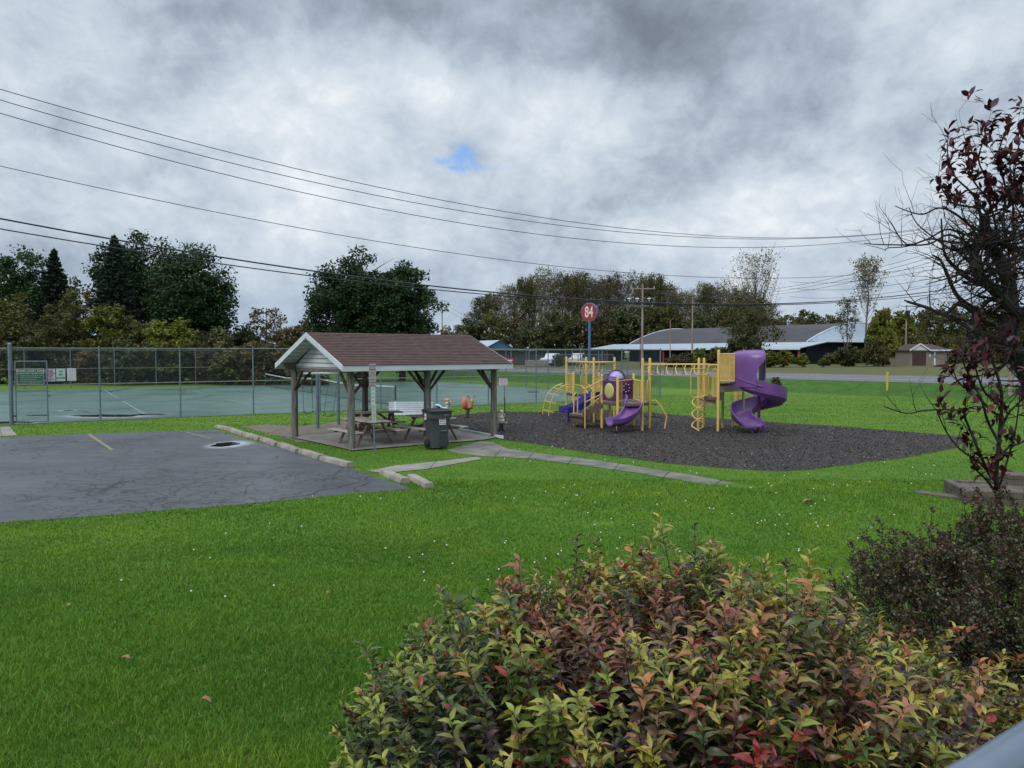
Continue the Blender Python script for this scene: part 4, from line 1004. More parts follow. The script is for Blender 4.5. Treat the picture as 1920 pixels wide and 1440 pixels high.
rail_panel((Q(1335, 28.0), 28.0), R3, 1.25, 2.22, 4, inset=.02); rail_panel((Q(1326, 28.7), 28.7), R4, 1.25, 2.35, 2, inset=.02)
# slatted yellow barrier on the high deck
a, b = Vector((*R3, 0)), Vector((Q(1376.5, 27.4), 27.35, 0)); m = MB(); nb = 13
for i in range(nb): p = a.lerp(b, (i+.6)/nb); m.beam((p.x, p.y, 1.82), (p.x, p.y, 2.76), .032, .02, up=(0, 1, 0))
m.tube([(a.x, a.y, 2.78), (b.x, b.y, 2.78)], .022, 8); m.tube([(a.x, a.y, 1.81), (b.x, b.y, 1.81)], .022, 8); m.tube([(a.x, a.y, 2.30), (b.x, b.y, 2.30)], .012, 6)
m.build('slatted_barrier', M_yel, pl)
m = MB(); m.tube([(*R6, 2.75), (R6[0]-.3, R6[1]-.0, 2.75)], .02); [m.tube([(R6[0]-.06*i, R6[1], 1.8), (R6[0]-.06*i, R6[1], 2.75)], .014, 6) for i in range(1, 6)]; m.build('rail_panel', M_yel, pl)
# overhead ring ladders
def ring(c, d, r, n=18, open_=.25):
    # a D-shaped hanging loop in the plane through d and vertical
    pts = []
    for i in range(n+1):
        a = math.pi*(.5+open_)+(2*math.pi-2*math.pi*open_)*i/n
        pts.append(Vector(c)+Vector(d)*(r*math.cos(a))+Vector((0, 0, r*1.05*math.sin(a))))
    return pts
zb = 2.42
m = MB(); m.tube([(*PA_, zb), (*PC_, zb)], .022, 8); m.tube([(*PB_, zb), (*PD_, zb)], .022, 8); m.tube([(*PC_, zb), (*PD_, zb)], .022, 8); m.tube([(*PA_, zb), (*PB_, zb)], .022, 8); m.build('overhead_bar', M_yel, pl)
for i in range(6):
    f_ = (i+.8)/6.6; a = Vector(PA_).lerp(Vector(PC_), f_); b = Vector(PB_).lerp(Vector(PD_), f_); c = (a+b)/2; d = (b-a).normalized()
    m = MB(); m.tube(ring((c.x, c.y, zb-.22), (d.x, d.y, 0), .19, open_=.0), .014, 6); m.tube([(a.x, a.y, zb-.03), (b.x, b.y, zb-.03)], .014, 6); m.build('hanging_ring', M_yel, pl)
zb = 2.40
m = MB(); m.tube([(*F1, zb), (R1[0], R1[1]-.6, zb), (R3[0], R3[1]-.0, zb)], .022, 8); m.tube([(*F2, zb), (*R2, zb)], .022, 8); m.build('overhead_bar', M_yel, pl)
for i in range(6):
    x = F2[0]+.05+i*.34; yc = 28.25; tl = .055
    m = MB(); m.tube([(x, yc-.42, zb-.02), (x+tl*.6, yc-.38, zb-.14), (x+tl*1.3, yc-.20, zb-.33), (x+tl*1.1, yc-.05, zb-.38), (x-.06, yc+.05, zb-.38), (x-.10, yc+.16, zb-.32), (x-.10, yc+.35, zb-.15), (x-.03, yc+.42, zb-.02)], .016, 7); m.build('hanging_loop', M_yel, pl)
# arched climber at the back left
m = MB(); arcs = []
for (px0, px1, Y0) in ((1017, 1058, 35.0), (1028.5, 1072, 34.2)):
    p = [Vector((Q(px, Y0), Y0, z_)) for px, z_ in ((px0, -.1), (px0+1, .22), (px0+4.5, .62), (px0+11, .98), (px0+20, 1.22), (px0+30, 1.36), (px1-3, 1.42))]; arcs.append(p); m.tube(p, .022, 8)
m.build('arch_climber_rail', M_yel, pl)
for i in (1, 2, 3, 4, 5):
    a, b = arcs[0][i], arcs[1][i]; mid = (a+b)/2
    m = MB(); m.tube([a, mid+Vector((.34, 0, -.10)), mid+Vector((.42, -.02, -.06)), mid+Vector((.40, -.05, .0)), b], .018, 7); m.build('climber_rung', M_yel, pl)
# bent climber at the right of the left tower
for (x0, y0, sx_) in ((F2[0]+.05, 28.4, 1), (F1[0]+.25, 29.3, .6)):
    MB().tube([(x0, y0, 1.05), (x0+.15*sx_, y0, 1.06), (x0+.32*sx_, y0, .88), (x0+.57*sx_, y0, .48), (x0+.53*sx_, y0, .2), (x0+.48*sx_, y0, -.1)], .028, 8).build('bent_climber_rail', M_yel, pl)
m = MB(); m.tube([(F2[0]+.2, 28.4, .15), (F1[0]+.05, 29.2, .7), (F2[0]-.1, 29.0, .25)], .012, 6); m.tube([(F2[0]+.25, 28.4, .9), (F1[0]+.35, 29.3, .9)], .02); m.tube([(F2[0]+.5, 28.4, .4), (F1[0]+.5, 29.3, .4)], .02); m.build('climber_cross_bar', M_dark, pl)
# transfer platform and ramped steps
lowz = .49
a0 = (Q(1069, 29.6), 29.6)
MB().prism([(Q(1067, 29.3), 29.3), (Q(1096, 28.5), 28.5), (Q(1103, 29.3), 29.3), (Q(1076, 30.1), 30.1)], lowz-.08, lowz).build('transfer_platform', M_deck, pl, smooth=False)
MB().prism([(Q(1070, 29.3), 29.35), (Q(1094, 28.6), 28.65), (Q(1100, 29.2), 29.2), (Q(1078, 29.95), 29.9)], .18, lowz-.085).build('platform_step', M_deck, pl, smooth=False)
m = MB()
for i in range(4):
    f_ = i/4; x = Q(1097, 28.7)*(1-f_)+Q(1128, 28.9)*f_; z_ = lowz+(.98-lowz)*(i+.6)/4; m.box((x+.08, 29.1, z_-.05), (.2, .82, .10))
m.build('stair_tread', M_deck, pl)
for y0 in (28.66, 29.5): MB().beam((Q(1094, y0), y0, lowz-.02), (Q(1129, y0), y0, .90), .04, .22).build('stair_stringer', M_deck, pl)
for (px, Y, z1) in ((1076, 29.4, 1.22), (1083, 30.0, 1.22), (1097, 28.5, 1.50), (1109, 29.6, 1.3), (1111, 29.7, 1.0)):
    MB().tube([(Q(px, Y), Y, -.1), (Q(px, Y), Y, z1)], .026, 8).build('rail_post', M_yel, pl)
m = MB()
m.tube([(Q(1076, 29.4), 29.4, 1.16), (Q(1078, 29.5), 29.5, 1.27), (Q(1081, 29.9), 29.9, 1.24), (Q(1083, 30), 30, 1.12)], .024, 8)
m.tube([(Q(1097, 28.5), 28.5, 1.45), (Q(1099, 28.5), 28.5, 1.52), (Q(1128, 28.6), 28.6, 1.80)], .022, 8); m.tube([(Q(1097, 28.5), 28.5, .98), (Q(1128, 28.6), 28.6, 1.28)], .02, 8)
m.tube([(Q(1109, 29.6), 29.6, 1.28), (Q(1128, 29.4), 29.4, 1.58)], .02, 8); m.tube([(Q(1109, 29.6), 29.6, .86), (Q(1128, 29.4), 29.4, 1.14)], .02, 8)
m.tube([(PE0[0], PE0[1], 1.42), (Q(1091, 33), 33, 1.40), (Q(1103, 32), 32, 1.12)], .02, 8); m.tube([(PB_[0], PB_[1], 1.45), (Q(1104, 33.5), 33.5, 1.42), (Q(1118, 32.4), 32.4, 1.08)], .02, 8)
m.build('stair_hand_rail', M_yel, pl)
# purple window panels
def wpanel(a, b, z0, z1, m_, name='window_panel', label=None):
    o = MB().beam((a[0], a[1], (z0+z1)/2), (b[0], b[1], (z0+z1)/2), .035, z1-z0).build(name, m_, pl, label=label, bevel=.008); return o
a = Vector((E2[0]+.03, E2[1]-.06)); b = Vector((E4[0]-.03, E4[1]+.06)); p1 = wpanel(a, b, 1.06, 1.80, M_purd, label='purple panel with a yellow-green oval bubble')
d = (b-a).normalized(); n = Vector((d.y, -d.x)); n = n if n.y < 0 else -n; c = (a+b)/2
Mx = Matrix(((d.x, 0, n.x), (d.y, 0, n.y), (0, 1, 0)))
MB().ball((c.x+n.x*.02, c.y+n.y*.02, 1.42), (.33, .29, .05), 24, Mx).build('oval_bubble', M_bub, p1)
m = MB(); m.tube([(a.x, a.y, 1.86), (b.x, b.y, 1.86)], .02, 8); m.beam((a.x, a.y, 1.93), (b.x, b.y, 1.93), .04, .05); m.build('panel_cap', M_pur, p1)
a = Vector((Q(1161, 29.2), 29.2)); b = Vector((E5[0]-.05, E5[1]-.1)); p2 = wpanel(a, b, 1.06, 1.84, M_purd, label='dark purple panel with a raised gear disc')
d = (b-a).normalized(); n = Vector((d.y, -d.x)); n = n if n.y < 0 else -n; c = (a+b)/2; Mx = Matrix(((d.x, 0, n.x), (d.y, 0, n.y), (0, 1, 0)))
m = MB(); m.ball((c.x+n.x*.02, c.y+n.y*.02, 1.48), (.24, .27, .03), 24, Mx); m.build('gear_disc', mat('maroon_plastic', (.06, .008, .045)), p2)
m = MB()
for i in range(7): a_ = i*.9; m.ball((c.x+n.x*.05+d.x*.13*math.cos(a_), c.y+n.y*.05+d.y*.13*math.cos(a_), 1.48+.15*math.sin(a_)), .028, 8)
m.build('gear_knob', M_lav, p2)
# lavender dome window
c = (Q(1154.5, 30.4), 30.4); m = MB()
m.ball((c[0], c[1], 1.80), (.31, .31, .30), 20); m.build('dome_bubble', M_lav, pl)
m = MB(); m.tube([(c[0]+.34*math.cos(a_), c[1]-.1, 1.80+.34*math.sin(a_)) for a_ in np.linspace(0, math.pi, 16)], .03, 8); m.build('dome_rim', M_purd, pl)
wpanel((c[0]-.38, c[1]+.05), (c[0]+.55, c[1]+.05), 1.06, 1.82, M_purd)
# small purple slide
def trough(wd, h, t=.022, lip=.03):
    w2 = wd/2
    inner = [(-w2+.01, h), (-w2+.03, h*.45), (-w2+.07, .06), (-w2+.14, .01), (0, 0), (w2-.14, .01), (w2-.07, .06), (w2-.03, h*.45), (w2-.01, h)]
    outer = [(w2+lip, h+.015), (w2+lip, h-.015), (w2+.012, h-.02), (w2+.01, h*.4), (w2-.04, .02), (w2-.12, -t-.01), (0, -t-.01), (-w2+.12, -t-.01), (-w2+.04, .02), (-w2-.01, h*.4), (-w2-.012, h-.02), (-w2-lip, h-.015), (-w2-lip, h+.015)]
    return inner+outer
def smooth_path(pts, n=8):
    pts = [Vector(p) for p in pts]; out_ = []
    for i in range(len(pts)-1):
        p0 = pts[max(i-1, 0)]; p1_, p2_ = pts[i], pts[i+1]; p3 = pts[min(i+2, len(pts)-1)]
        for j in range(n):
            t = j/n; out_.append(.5*((2*p1_)+(p2_-p0)*t+(2*p0-5*p1_+4*p2_-p3)*t*t+(3*p1_-p0-3*p2_+p3)*t**3))
    return out_+[pts[-1]]
ps = smooth_path([(4.50, 28.25, 1.0), (4.46, 28.05, .96), (4.38, 27.7, .72), (4.20, 27.4, .50), (3.96, 27.18, .36), (3.68, 27.02, .29), (3.42, 26.93, .28)])
sl1 = MB().sweep(trough(.58, .22), ps).build('slide', M_pur, pl, label='small curved light purple slide')
m = MB()
for s in (-.3, .3): m.tube([(4.50+s, 28.3, .95), (4.50+s, 28.28, 1.28), (4.50+s, 28.05, 1.22), (4.45+s*.95, 27.9, 1.05)], .035, 8)
m.build('slide_side_wing', M_pur, sl1)
m = MB(); m.tube([(3.75, 27.05, -.1), (3.75, 27.05, .28)], .035, 8); m.tube([(3.88, 27.12, -.1), (3.84, 27.08, .3)], .02, 8); m.build('slide_leg', M_pur, sl1)
# double blue slide
def dtrough(w_, h):
    a = w_/2; i_ = [(-a, h), (-a+.05, .05), (-a*.55, .0), (-.05, .05), (-.02, h*.8), (.02, h*.8), (.05, .05), (a*.55, .0), (a-.05, .05), (a, h)]
    return i_+[(a+.03, h+.01), (a+.025, -.03), (a-.1, -.05), (-a+.1, -.05), (-a-.025, -.03), (-a-.03, h+.01)]
ps = smooth_path([(3.52, 31.75, 1.03), (3.40, 31.73, 1.0), (3.05, 31.65, .76), (2.72, 31.55, .55), (2.40, 31.45, .44), (2.10, 31.35, .42)])
sb = MB().sweep(dtrough(.92, .2), ps).build('slide', M_blu, pl, label='dark blue double slide')
m = MB(); m.tube([(2.32, 31.2, -.1), (2.30, 31.2, .42)], .05, 8); m.build('slide_leg', M_blu, sb)
# spiral slide
CX, CY = 8.90, 27.62; RP = .60
path = []; lat = []
for i in range(57):
    a = R(165+375*i/56); f_ = i/56
    z_ = 1.74-.10*min(1, f_*6)-1.26*max(0, (f_-.03))**.93/0.97*1.0
    path.append(Vector((CX+RP*math.cos(a), CY+RP*math.sin(a), max(z_, .36)))); lat.append(Vector((math.cos(a), math.sin(a), 0)))
for j in range(1, 9):
    f_ = j/8; path.append(Vector((CX-RP-.02+.12*f_, CY-.95*f_, .36-.13*f_+.03*f_*f_))); lat.append(Vector((-1, -.12*f_, 0)).normalized())
w2 = .31
def sprof(ho, hi):
    return [(-w2, hi), (-w2+.03, .08), (-w2+.12, .01), (0, -.005), (w2-.12, .02), (w2-.02, .12), (w2+.02, ho), (w2+.06, ho+.01), (w2+.06, ho-.03), (w2+.035, .10), (w2-.1, -.04), (0, -.045), (-w2+.1, -.03), (-w2-.03, .06), (-w2-.04, hi-.03), (-w2-.04, hi+.01)]
vs = []; fs = []; npth = len(path); pr0 = sprof(.52, .30); n_ = len(pr0)
for i, p in enumerate(path):
    e = max(0, (i-52)/(npth-53)); ho = .50*(1-e)+.17*e; hi = .26*(1-e)+.17*e; wdn = 1+.32*e
    for (a, b) in sprof(ho, hi): vs.append(p+lat[i]*a*wdn+Vector((0, 0, b)))
for i in range(npth-1):
    for k in range(n_): fs.append((i*n_+k, i*n_+(k+1) % n_, (i+1)*n_+(k+1) % n_, (i+1)*n_+k))
fs += [tuple(range(n_-1, -1, -1)), tuple((npth-1)*n_+k for k in range(n_))]
sp = MB().add(vs, fs).build('slide', M_pur, pl, label='tall purple spiral slide with a hooded entrance')
# hood
m = MB(); ro = RP+w2+.07; ang = [R(a) for a in range(168, 263, 6)]
rowsz = [(1.0, 1.62), (1.0, 2.0), (1.0, 2.2), (1.0, 2.38), (1.0, 2.5), (.995, 2.62), (.97, 2.74), (.90, 2.82), (.75, 2.87), (.5, 2.89), (.25, 2.9), (.02, 2.9)]
def rang(z_):
    e = R(246)+R(17)*float(sstep((z_-2.2)/.45)); return [ang[0]+(e-ang[0])*j/(len(ang)-1) for j in range(len(ang))]
vs = []; fs = []
for s in (0, 1):
    for (rr, z_) in rowsz:
        for a in rang(z_): vs.append((CX+(ro*rr-(.03 if s else 0)*rr)*math.cos(a), CY+(ro*rr-(.03 if s else 0)*rr)*math.sin(a), z_-(.03 if s and z_ > 2.6 else 0)))
nr, na = len(rowsz), len(ang); o2 = nr*na
zedge = lambda j: 0
for i in range(nr-1):
    for j in range(na-1):
        fs.append((i*na+j, i*na+j+1, (i+1)*na+j+1, (i+1)*na+j)); fs.append((o2+i*na+j, o2+(i+1)*na+j, o2+(i+1)*na+j+1, o2+i*na+j+1))
for j in range(na-1): fs.append((j, o2+j, o2+j+1, j+1))
for i in range(nr-1): fs.append((i*na, (i+1)*na, o2+(i+1)*na, o2+i*na)); fs.append((i*na+na-1, o2+i*na+na-1, o2+(i+1)*na+na-1, (i+1)*na+na-1))
hood = m.add(vs, fs).build('slide_hood', M_pur, sp)
# lower seam lip, back wall, and right jamb
m = MB(); m.tube([(CX+(ro+.012)*math.cos(a), CY+(ro+.012)*math.sin(a), 2.10-.45*(a-ang[0])/(ang[-1]-ang[0])) for a in ang], .02, 6)
m.tube([(CX+(ro*rr)*math.cos(ang[0]), CY+(ro*rr)*math.sin(ang[0]), z_) for rr, z_ in rowsz], .03, 8); m.tube([(CX+(ro*rr)*math.cos(rang(z_)[-1]), CY+(ro*rr)*math.sin(rang(z_)[-1]), z_) for rr, z_ in rowsz], .025, 8); m.build('hood_rim', M_pur, hood)
m = MB(); m.box((CX+.03, CY-.18, 2.30), (.03, .60, .95)); m.tube([(CX+.03, CY-.50, 1.85), (CX+.03, CY-.50, 2.50), (CX+.0, CY-.52, 2.70), (CX-.10, CY-.55, 2.82)], .035, 8)
m.build('hood_jamb', M_pur, hood)
m = MB(); m.prism([(CX-.92, CY-.1), (CX-.1, CY-.72), (CX+.04, CY-.5), (CX+.04, CY+.25), (CX-.9, CY+.3)], 2.76, 2.80); m.build('hood_top', M_pur, hood)
m = MB()
for (dx_, dy_) in ((-.45, -.75), (-.22, -.72), (-.08, -.66)): m.tube([(CX+dx_, CY+dy_, -.1), (CX+dx_, CY+dy_, .26)], .022, 6)
m.tube([(CX-.0, CY-.5, -.1), (CX-.0, CY-.5, .3)], .05, 8); m.build('slide_leg', M_pur, sp)
m = MB(); m.tube([(CX, CY, -.1), (CX, CY, 1.6)], .055, 10); m.build('centre_post', M_purd, sp)
# ladder behind the high deck
m = MB(); xa, xb, yl = Q(1373, 29.2), Q(1384, 29.2), 29.2
m.tube([(xa, yl, -.1), (xa, yl, 1.7)], .022, 8); m.tube([(xb, yl, -.1), (xb, yl, 1.7)], .022, 8); m.tube([(Q(1405, 29.5), 29.5, .2), (Q(1409, 29.5), 29.5, 1.7)], .022, 8); m.build('ladder_rail', M_yel, pl)
for i in range(5): MB().tube([(xa, yl, .28+.31*i), (xb+(.55 if i in (2, 4) else .25), yl, .28+.31*i)], .018, 7).build('ladder_rung', M_yel, pl)
# double helix climber with its loop frame
hx, hy = Q(1308, 27.9), 27.75
m = MB()
for ph in (0, math.pi): m.tube([(hx+.23*(1 if z_ > .15 else max(.1, (z_+.05)/.2))*math.cos(ph+a), hy+.20*math.sin(ph+a), z_) for a, z_ in [(1.57+i*.21, 1.22-i*1.24/44) for i in range(45)]], .022, 8)
m.build('helix_climber', M_yel, pl)
m = MB()
for z_ in (.45, .85, 1.2): m.tube([(hx-.19, hy, z_), (hx+.19, hy+.03, z_-.03)], .015, 6)
m.build('helix_rung', M_yel, pl)
rail_panel((Q(1295, 27.7), 27.7), (Q(1321, 27.9), 27.9), 1.22, 2.24, 1, inset=0, rr=.02, name='entry_loop')

# ---------------------------------------------------------------- lumber yard and far buildings
ZG = .8
F_1 = Vector((51.7, 135)); F_2 = Vector((26.7, 175)); lv = (F_2-F_1).normalized(); wv_ = Vector((-lv.y, lv.x)); wv_ = wv_ if wv_.x > 0 else -wv_
BL = (F_2-F_1).length; BW = 30.6
bd = thing('warehouse', 'long lumber warehouse with dark arched roof and pale canopy beyond the road', 'building', (F_1.x, F_1.y, ZG))
def bp(l, w__, z): p = lv*l+wv_*w__; return Vector((p.x, p.y, z))
zw = 3.8; rise = 3.7
arc = [(BW*(.5-.5*math.cos(math.pi*i/24)), zw+rise*math.sin(math.pi*(.5-.5*math.cos(math.pi*i/24)))**.9) for i in range(25)]
m = MB(); vs = [bp(l, a, z) for l in (0.15, BL) for a, z in arc]; m.add(vs, [(i, i+1, 26+i, 25+i) for i in range(24)]+[tuple(range(25, 50))]); m.build('arched_roof', M_slate, bd)
m = MB(); m.add([bp(0, a, z+.08) for a, z in arc], [tuple(range(24, -1, -1))]); m.build('gable_end', M_metgable, bd)
for l in (0, BL): MB().tube([bp(l, a, z+.05) for a, z in arc], .10, 5).build('roof_edge', M_metgable, bd)
m = MB(); m.add([bp(0, 0, 0), bp(BL, 0, 0), bp(BL, 0, zw), bp(0, 0, zw)], [(0, 1, 2, 3)]); m.add([bp(0, 0, 0), bp(0, BW, 0), bp(0, BW, zw), bp(0, 0, zw)], [(0, 1, 2, 3)]); m.build('wall', M_navy, bd)
m = MB()
def slab_(a, b, c, d, t=.12): m.add([a, b, c, d]+[q-Vector((0, 0, t)) for q in (a, b, c, d)], [(0, 1, 2, 3), (7, 6, 5, 4), (0, 4, 5, 1), (1, 5, 6, 2), (2, 6, 7, 3), (3, 7, 4, 0)])
slab_(bp(-4, .3, zw+.05), bp(BL+6, .3, zw+.05), bp(BL+6, -7, 2.75), bp(-4, -7, 2.75)); slab_(bp(-4, .3, zw+.05), bp(-4, BW+2, zw+.05), bp(-.05, BW+2, zw+.3), bp(-.05, .3, zw+.3)); m.build('canopy', M_metroof, bd)
m = MB(); slab_(bp(-4.1, -7.05, 2.8), bp(BL+6, -7.05, 2.8), bp(BL+6, -7.1, 2.8), bp(-4.1, -7.1, 2.8), .35); m.build('canopy_fascia', M_metgable, bd)
for l in (-3.5, 2, 8.5, 15, 22, 29, 36, 42, 47, 52): m = MB(); m.box(bp(l, -6.6, 1.35), (.3, .3, 2.7)); m.build('canopy_post', M_red if l % 2 else M_navy, bd)
m = MB(); m.box(bp(BL+4, -3, 1.3), (4.5, 5, 2.6), math.atan2(lv.y, lv.x)); m.build('office_wall', M_blueb, bd)
m = MB()
for l in (10, 14, 19, 25, 31): m.box(bp(l, -1.2, .9), (2.6, 1.6, 1.8), math.atan2(lv.y, lv.x))
m.build('stacked_lumber', mat('stacked_boards', (.10, .075, .05), (.05, .04, .035), .8, 1), bd)
# long low shed and board wall at the left of the yard
ls = thing('storage_shed', 'long low grey storage shed with a thin pale roof edge left of the warehouse', 'shed', (*dpt(1025, 690, 118)[:2], ZG), R(-4))
m = MB(); m.box((0, 4, 1.1), (17.5, .3, 2.2)); 
for i in range(30): m.box((-8.6+i*.6, 3.82, 1.1), (.5, .04, 2.1))
m.build('board_wall', M_greywall, ls)
m = MB(); m.add([(-8.9, 3, 2.52), (8.9, 3, 2.52), (8.9, 9, 2.54), (-8.9, 9, 2.54), (-8.9, 3, 2.40), (8.9, 3, 2.40), (8.9, 9, 2.42), (-8.9, 9, 2.42)], [(0, 1, 2, 3), (7, 6, 5, 4), (0, 4, 5, 1), (1, 5, 6, 2), (2, 6, 7, 3), (3, 7, 4, 0)]); m.build('roof', M_metroof, ls)
for i in range(7): MB().box((-8.6+i*2.87, 3.3, 1.15), (.16, .16, 2.3)).build('post', M_galv, ls)
gs = thing('gabled_shed', 'blue metal shed with pale roof behind the right end of the pavilion roof', 'shed', (*dpt(918, 690, 128)[:2], ZG), R(24))
m = MB(); m.add([(-2.6, -4, 0), (2.6, -4, 0), (2.6, -4, 2.6), (0, -4, 3.9), (-2.6, -4, 2.6), (-2.6, 4, 0), (2.6, 4, 0), (2.6, 4, 2.6), (0, 4, 3.9), (-2.6, 4, 2.6)], [(0, 1, 2, 3, 4), (9, 8, 7, 6, 5), (1, 6, 7, 2), (0, 4, 9, 5)]); m.build('wall', M_blueb, gs, smooth=False)
m = MB(); m.add([(-2.9, -4.3, 2.5), (0, -4.3, 3.98), (0, 4.3, 3.98), (-2.9, 4.3, 2.5), (2.9, -4.3, 2.5), (2.9, 4.3, 2.5)], [(0, 1, 2, 3), (1, 4, 5, 2)]); m.build('roof', M_metroof, gs, smooth=False)
# block garage
gr = thing('block_garage', 'small grey block garage with brown door and white trim beyond the road', 'garage', (*dpt(1720, 690, 118)[:2], ZG), R(12))
m = MB(); m.box((0, 0, 1.15), (6.4, 4.6, 2.3)); m.build('wall', M_block, gr)
m = MB(); m.box((-1.65, -2.32, 1.02), (2.35, .06, 2.0)); 
for i in range(4): m.box((-1.65, -2.36, .3+.48*i), (2.3, .02, .42))
m.build('garage_door', M_doorb, gr)
MB().box((1.05, -2.33, 1.05), (.26, .05, 2.0)).build('side_door', M_whitem, gr); MB().box((.2, -2.32, 1.5), (.25, .03, .4)).build('window', M_whitem, gr); MB().box((1.05, -2.37, 1.35), (.16, .02, .4)).build('door_pane', M_glassd, gr)
m = MB(); m.add([(-3.6, -2.7, 2.3), (-.1, -2.7, 2.3), (-1.8, -2.7, 3.25), (-3.6, 2.7, 2.3), (3.7, -2.7, 2.35), (3.7, 2.7, 2.35), (-1.8, .2, 3.25), (2.6, .2, 3.25)], [(0, 2, 6, 3), (2, 1, 4, 7, 6), (3, 6, 7, 5), (4, 5, 7)]); m.build('roof', M_shingle, gr, smooth=False)
m = MB(); m.add([(-3.3, -2.62, 2.3), (-.3, -2.62, 2.3), (-1.8, -2.62, 3.1)], [(0, 1, 2)]); m.build('gable_panel', M_white, gr, smooth=False)
m = MB(); m.beam((-3.65, -2.74, 2.28), (-1.8, -2.74, 3.27), .05, .2); m.beam((-1.8, -2.74, 3.27), (0, -2.74, 2.30), .05, .2); m.beam((0, -2.74, 2.30), (3.75, -2.74, 2.33), .05, .2); m.build('white_trim', M_whitem, gr)
# vehicles seen through the yard fence
def truck(name, label, px, Y, rz, dark=False):
    p = dpt(px, 690, Y); t = thing(name, label, 'truck', (p.x, p.y, ZG), rz, 'white vehicles parked in the yard')
    m = MB(); m.prism([(-2.4, -.9), (2.3, -.9), (2.3, .9), (-2.4, .9)], .45, 1.05); 
    m.add([(-1.2, -.88, 1.05), (.9, -.88, 1.05), (.9, .88, 1.05), (-1.2, .88, 1.05), (-.6, -.78, 1.85), (.7, -.78, 1.85), (.7, .78, 1.85), (-.6, .78, 1.85)], [(4, 5, 6, 7), (0, 1, 5, 4), (1, 2, 6, 5), (2, 3, 7, 6), (3, 0, 4, 7)])
    m.add([(-2.4, -.88, 1.05), (-1.2, -.88, 1.05), (-1.2, .88, 1.05), (-2.4, .88, 1.05), (-2.3, -.84, 1.15), (-1.1, -.84, 1.25), (-1.1, .84, 1.25), (-2.3, .84, 1.15)], [(4, 5, 6, 7), (0, 1, 5, 4), (2, 3, 7, 6), (3, 0, 4, 7)]); m.build('body', M_vanw, t, bevel=.05)
    m = MB(); m.add([(-1.12, -.7, 1.15), (-1.12, .7, 1.15), (-.66, .66, 1.76), (-.66, -.66, 1.76)], [(0, 1, 2, 3)]); m.build('windscreen', M_glassd, t)
    for s in (-1, 1): MB().add([(-.95, s*.89, 1.15), (.6, s*.89, 1.15), (.55, s*.82, 1.72), (-.55, s*.82, 1.72)], [(0, 1, 2, 3)]).build('side_window', M_glassd, t)
    for x in (-1.55, 1.5):
        for s in (-1, 1):
            o = MB().lathe((0, 0, 0), [(.30, -.12), (.36, -.1), (.36, .1), (.30, .12)], 16, Matrix.Rotation(R(90), 3, 'X')).build('wheel', M_black, t); o.location = (x, s*.82, .36); MB().lathe((0, 0, 0), [(.17, -.13), (.17, .13)], 12, Matrix.Rotation(R(90), 3, 'X')).build('rim', M_galv, o)
    for s in (-1, 1): MB().box((-2.42, s*.65, .85), (.04, .3, .16)).build('headlight', M_signw, t)
    return t
truck('pickup_truck', 'white pickup truck nosing out left behind the court fence beside a dark bush', 1036, 112, R(62)); truck('pickup_truck', 'white pickup parked farther right, in front of the shed and blue office wall', 1084, 117, R(70))
o = MB().prism([(-1.6, -.3), (1.6, -.3), (1.6, .3), (-1.6, .3)], 0, .9).build('concrete_barrier', M_conc, None, bevel=.05); o.location = (*dpt(1006, 690, 108)[:2], ZG); setp(o, 'pale concrete barrier in front of the grey shed left of the pickup', 'barrier')
# low chain-link fence in front of the yard
p0, p1 = dpt(1040, 690, 104), dpt(1150, 690, 104)
yf = thing('yard_fence', 'low chain-link fence in front of the lumber yard and its vehicles', 'fence', (p0.x, p0.y, ZG))
for i in range(6): x = (p1.x-p0.x)*i/5; MB().tube([(x, 0, 0), (x, 0, 1.75)], .05, 6).build('post', M_galv, yf)
MB().tube([(0, 0, 1.7), (p1.x-p0.x, 0, 1.7)], .035, 6).build('top_rail', M_galv, yf)
v, f = chain_mesh((0, 0), (p1.x-p0.x, 0), .05, 1.7, .25, .008); np_mesh('wire_mesh', v, f, M_galvd, parent=yf)
# red roadside sign
p = dpt(955, 690, 98); rs = thing('red_sign', 'small red and white roadside sign beside the pavilion eave', 'sign', (p.x, p.y, ZG))
MB().box((0, 0, .95), (1.15, .08, .75)).build('panel', M_red, rs); MB().box((0, -.06, .98), (.8, .02, .18)).build('white_marking', M_textw, rs); MB().tube([(0, .08, 0), (0, .08, 1.2)], .05, 6).build('post', M_galv, rs)
# pole sign
p = dpt(1105, 690, 120); ps_ = thing('pole_sign', 'round red sign reading 84 on a tall blue pole', 'sign', (p.x, p.y, ZG), R(-38))
MB().tube([(0, 0, 0), (0, 0, 7.0)], .20, 12).build('pole', mat('blue_pole_paint', (.05, .16, .32), (.04, .13, .26)), ps_)
Mz = Matrix.Rotation(R(90), 3, 'X'); dsc = MB().lathe((0, 0, 8.2), [(1.42, -.16), (1.48, -.14), (1.48, .14), (1.42, .16)], 40, Mz).build('disc', mat('blue_sign_rim', (.10, .14, .28), None), ps_)
MB().lathe((0, -.17, 8.2), [(1.36, -.01), (1.36, .02)], 40, Mz).build('red_face', M_red, dsc)
text_mesh('84', 2.35, M_textw, 'lettering', dsc, face_frame((0, -.20, 8.2), (1, 0, 0), (0, -1, 0)), bold=.03, sx=.66)
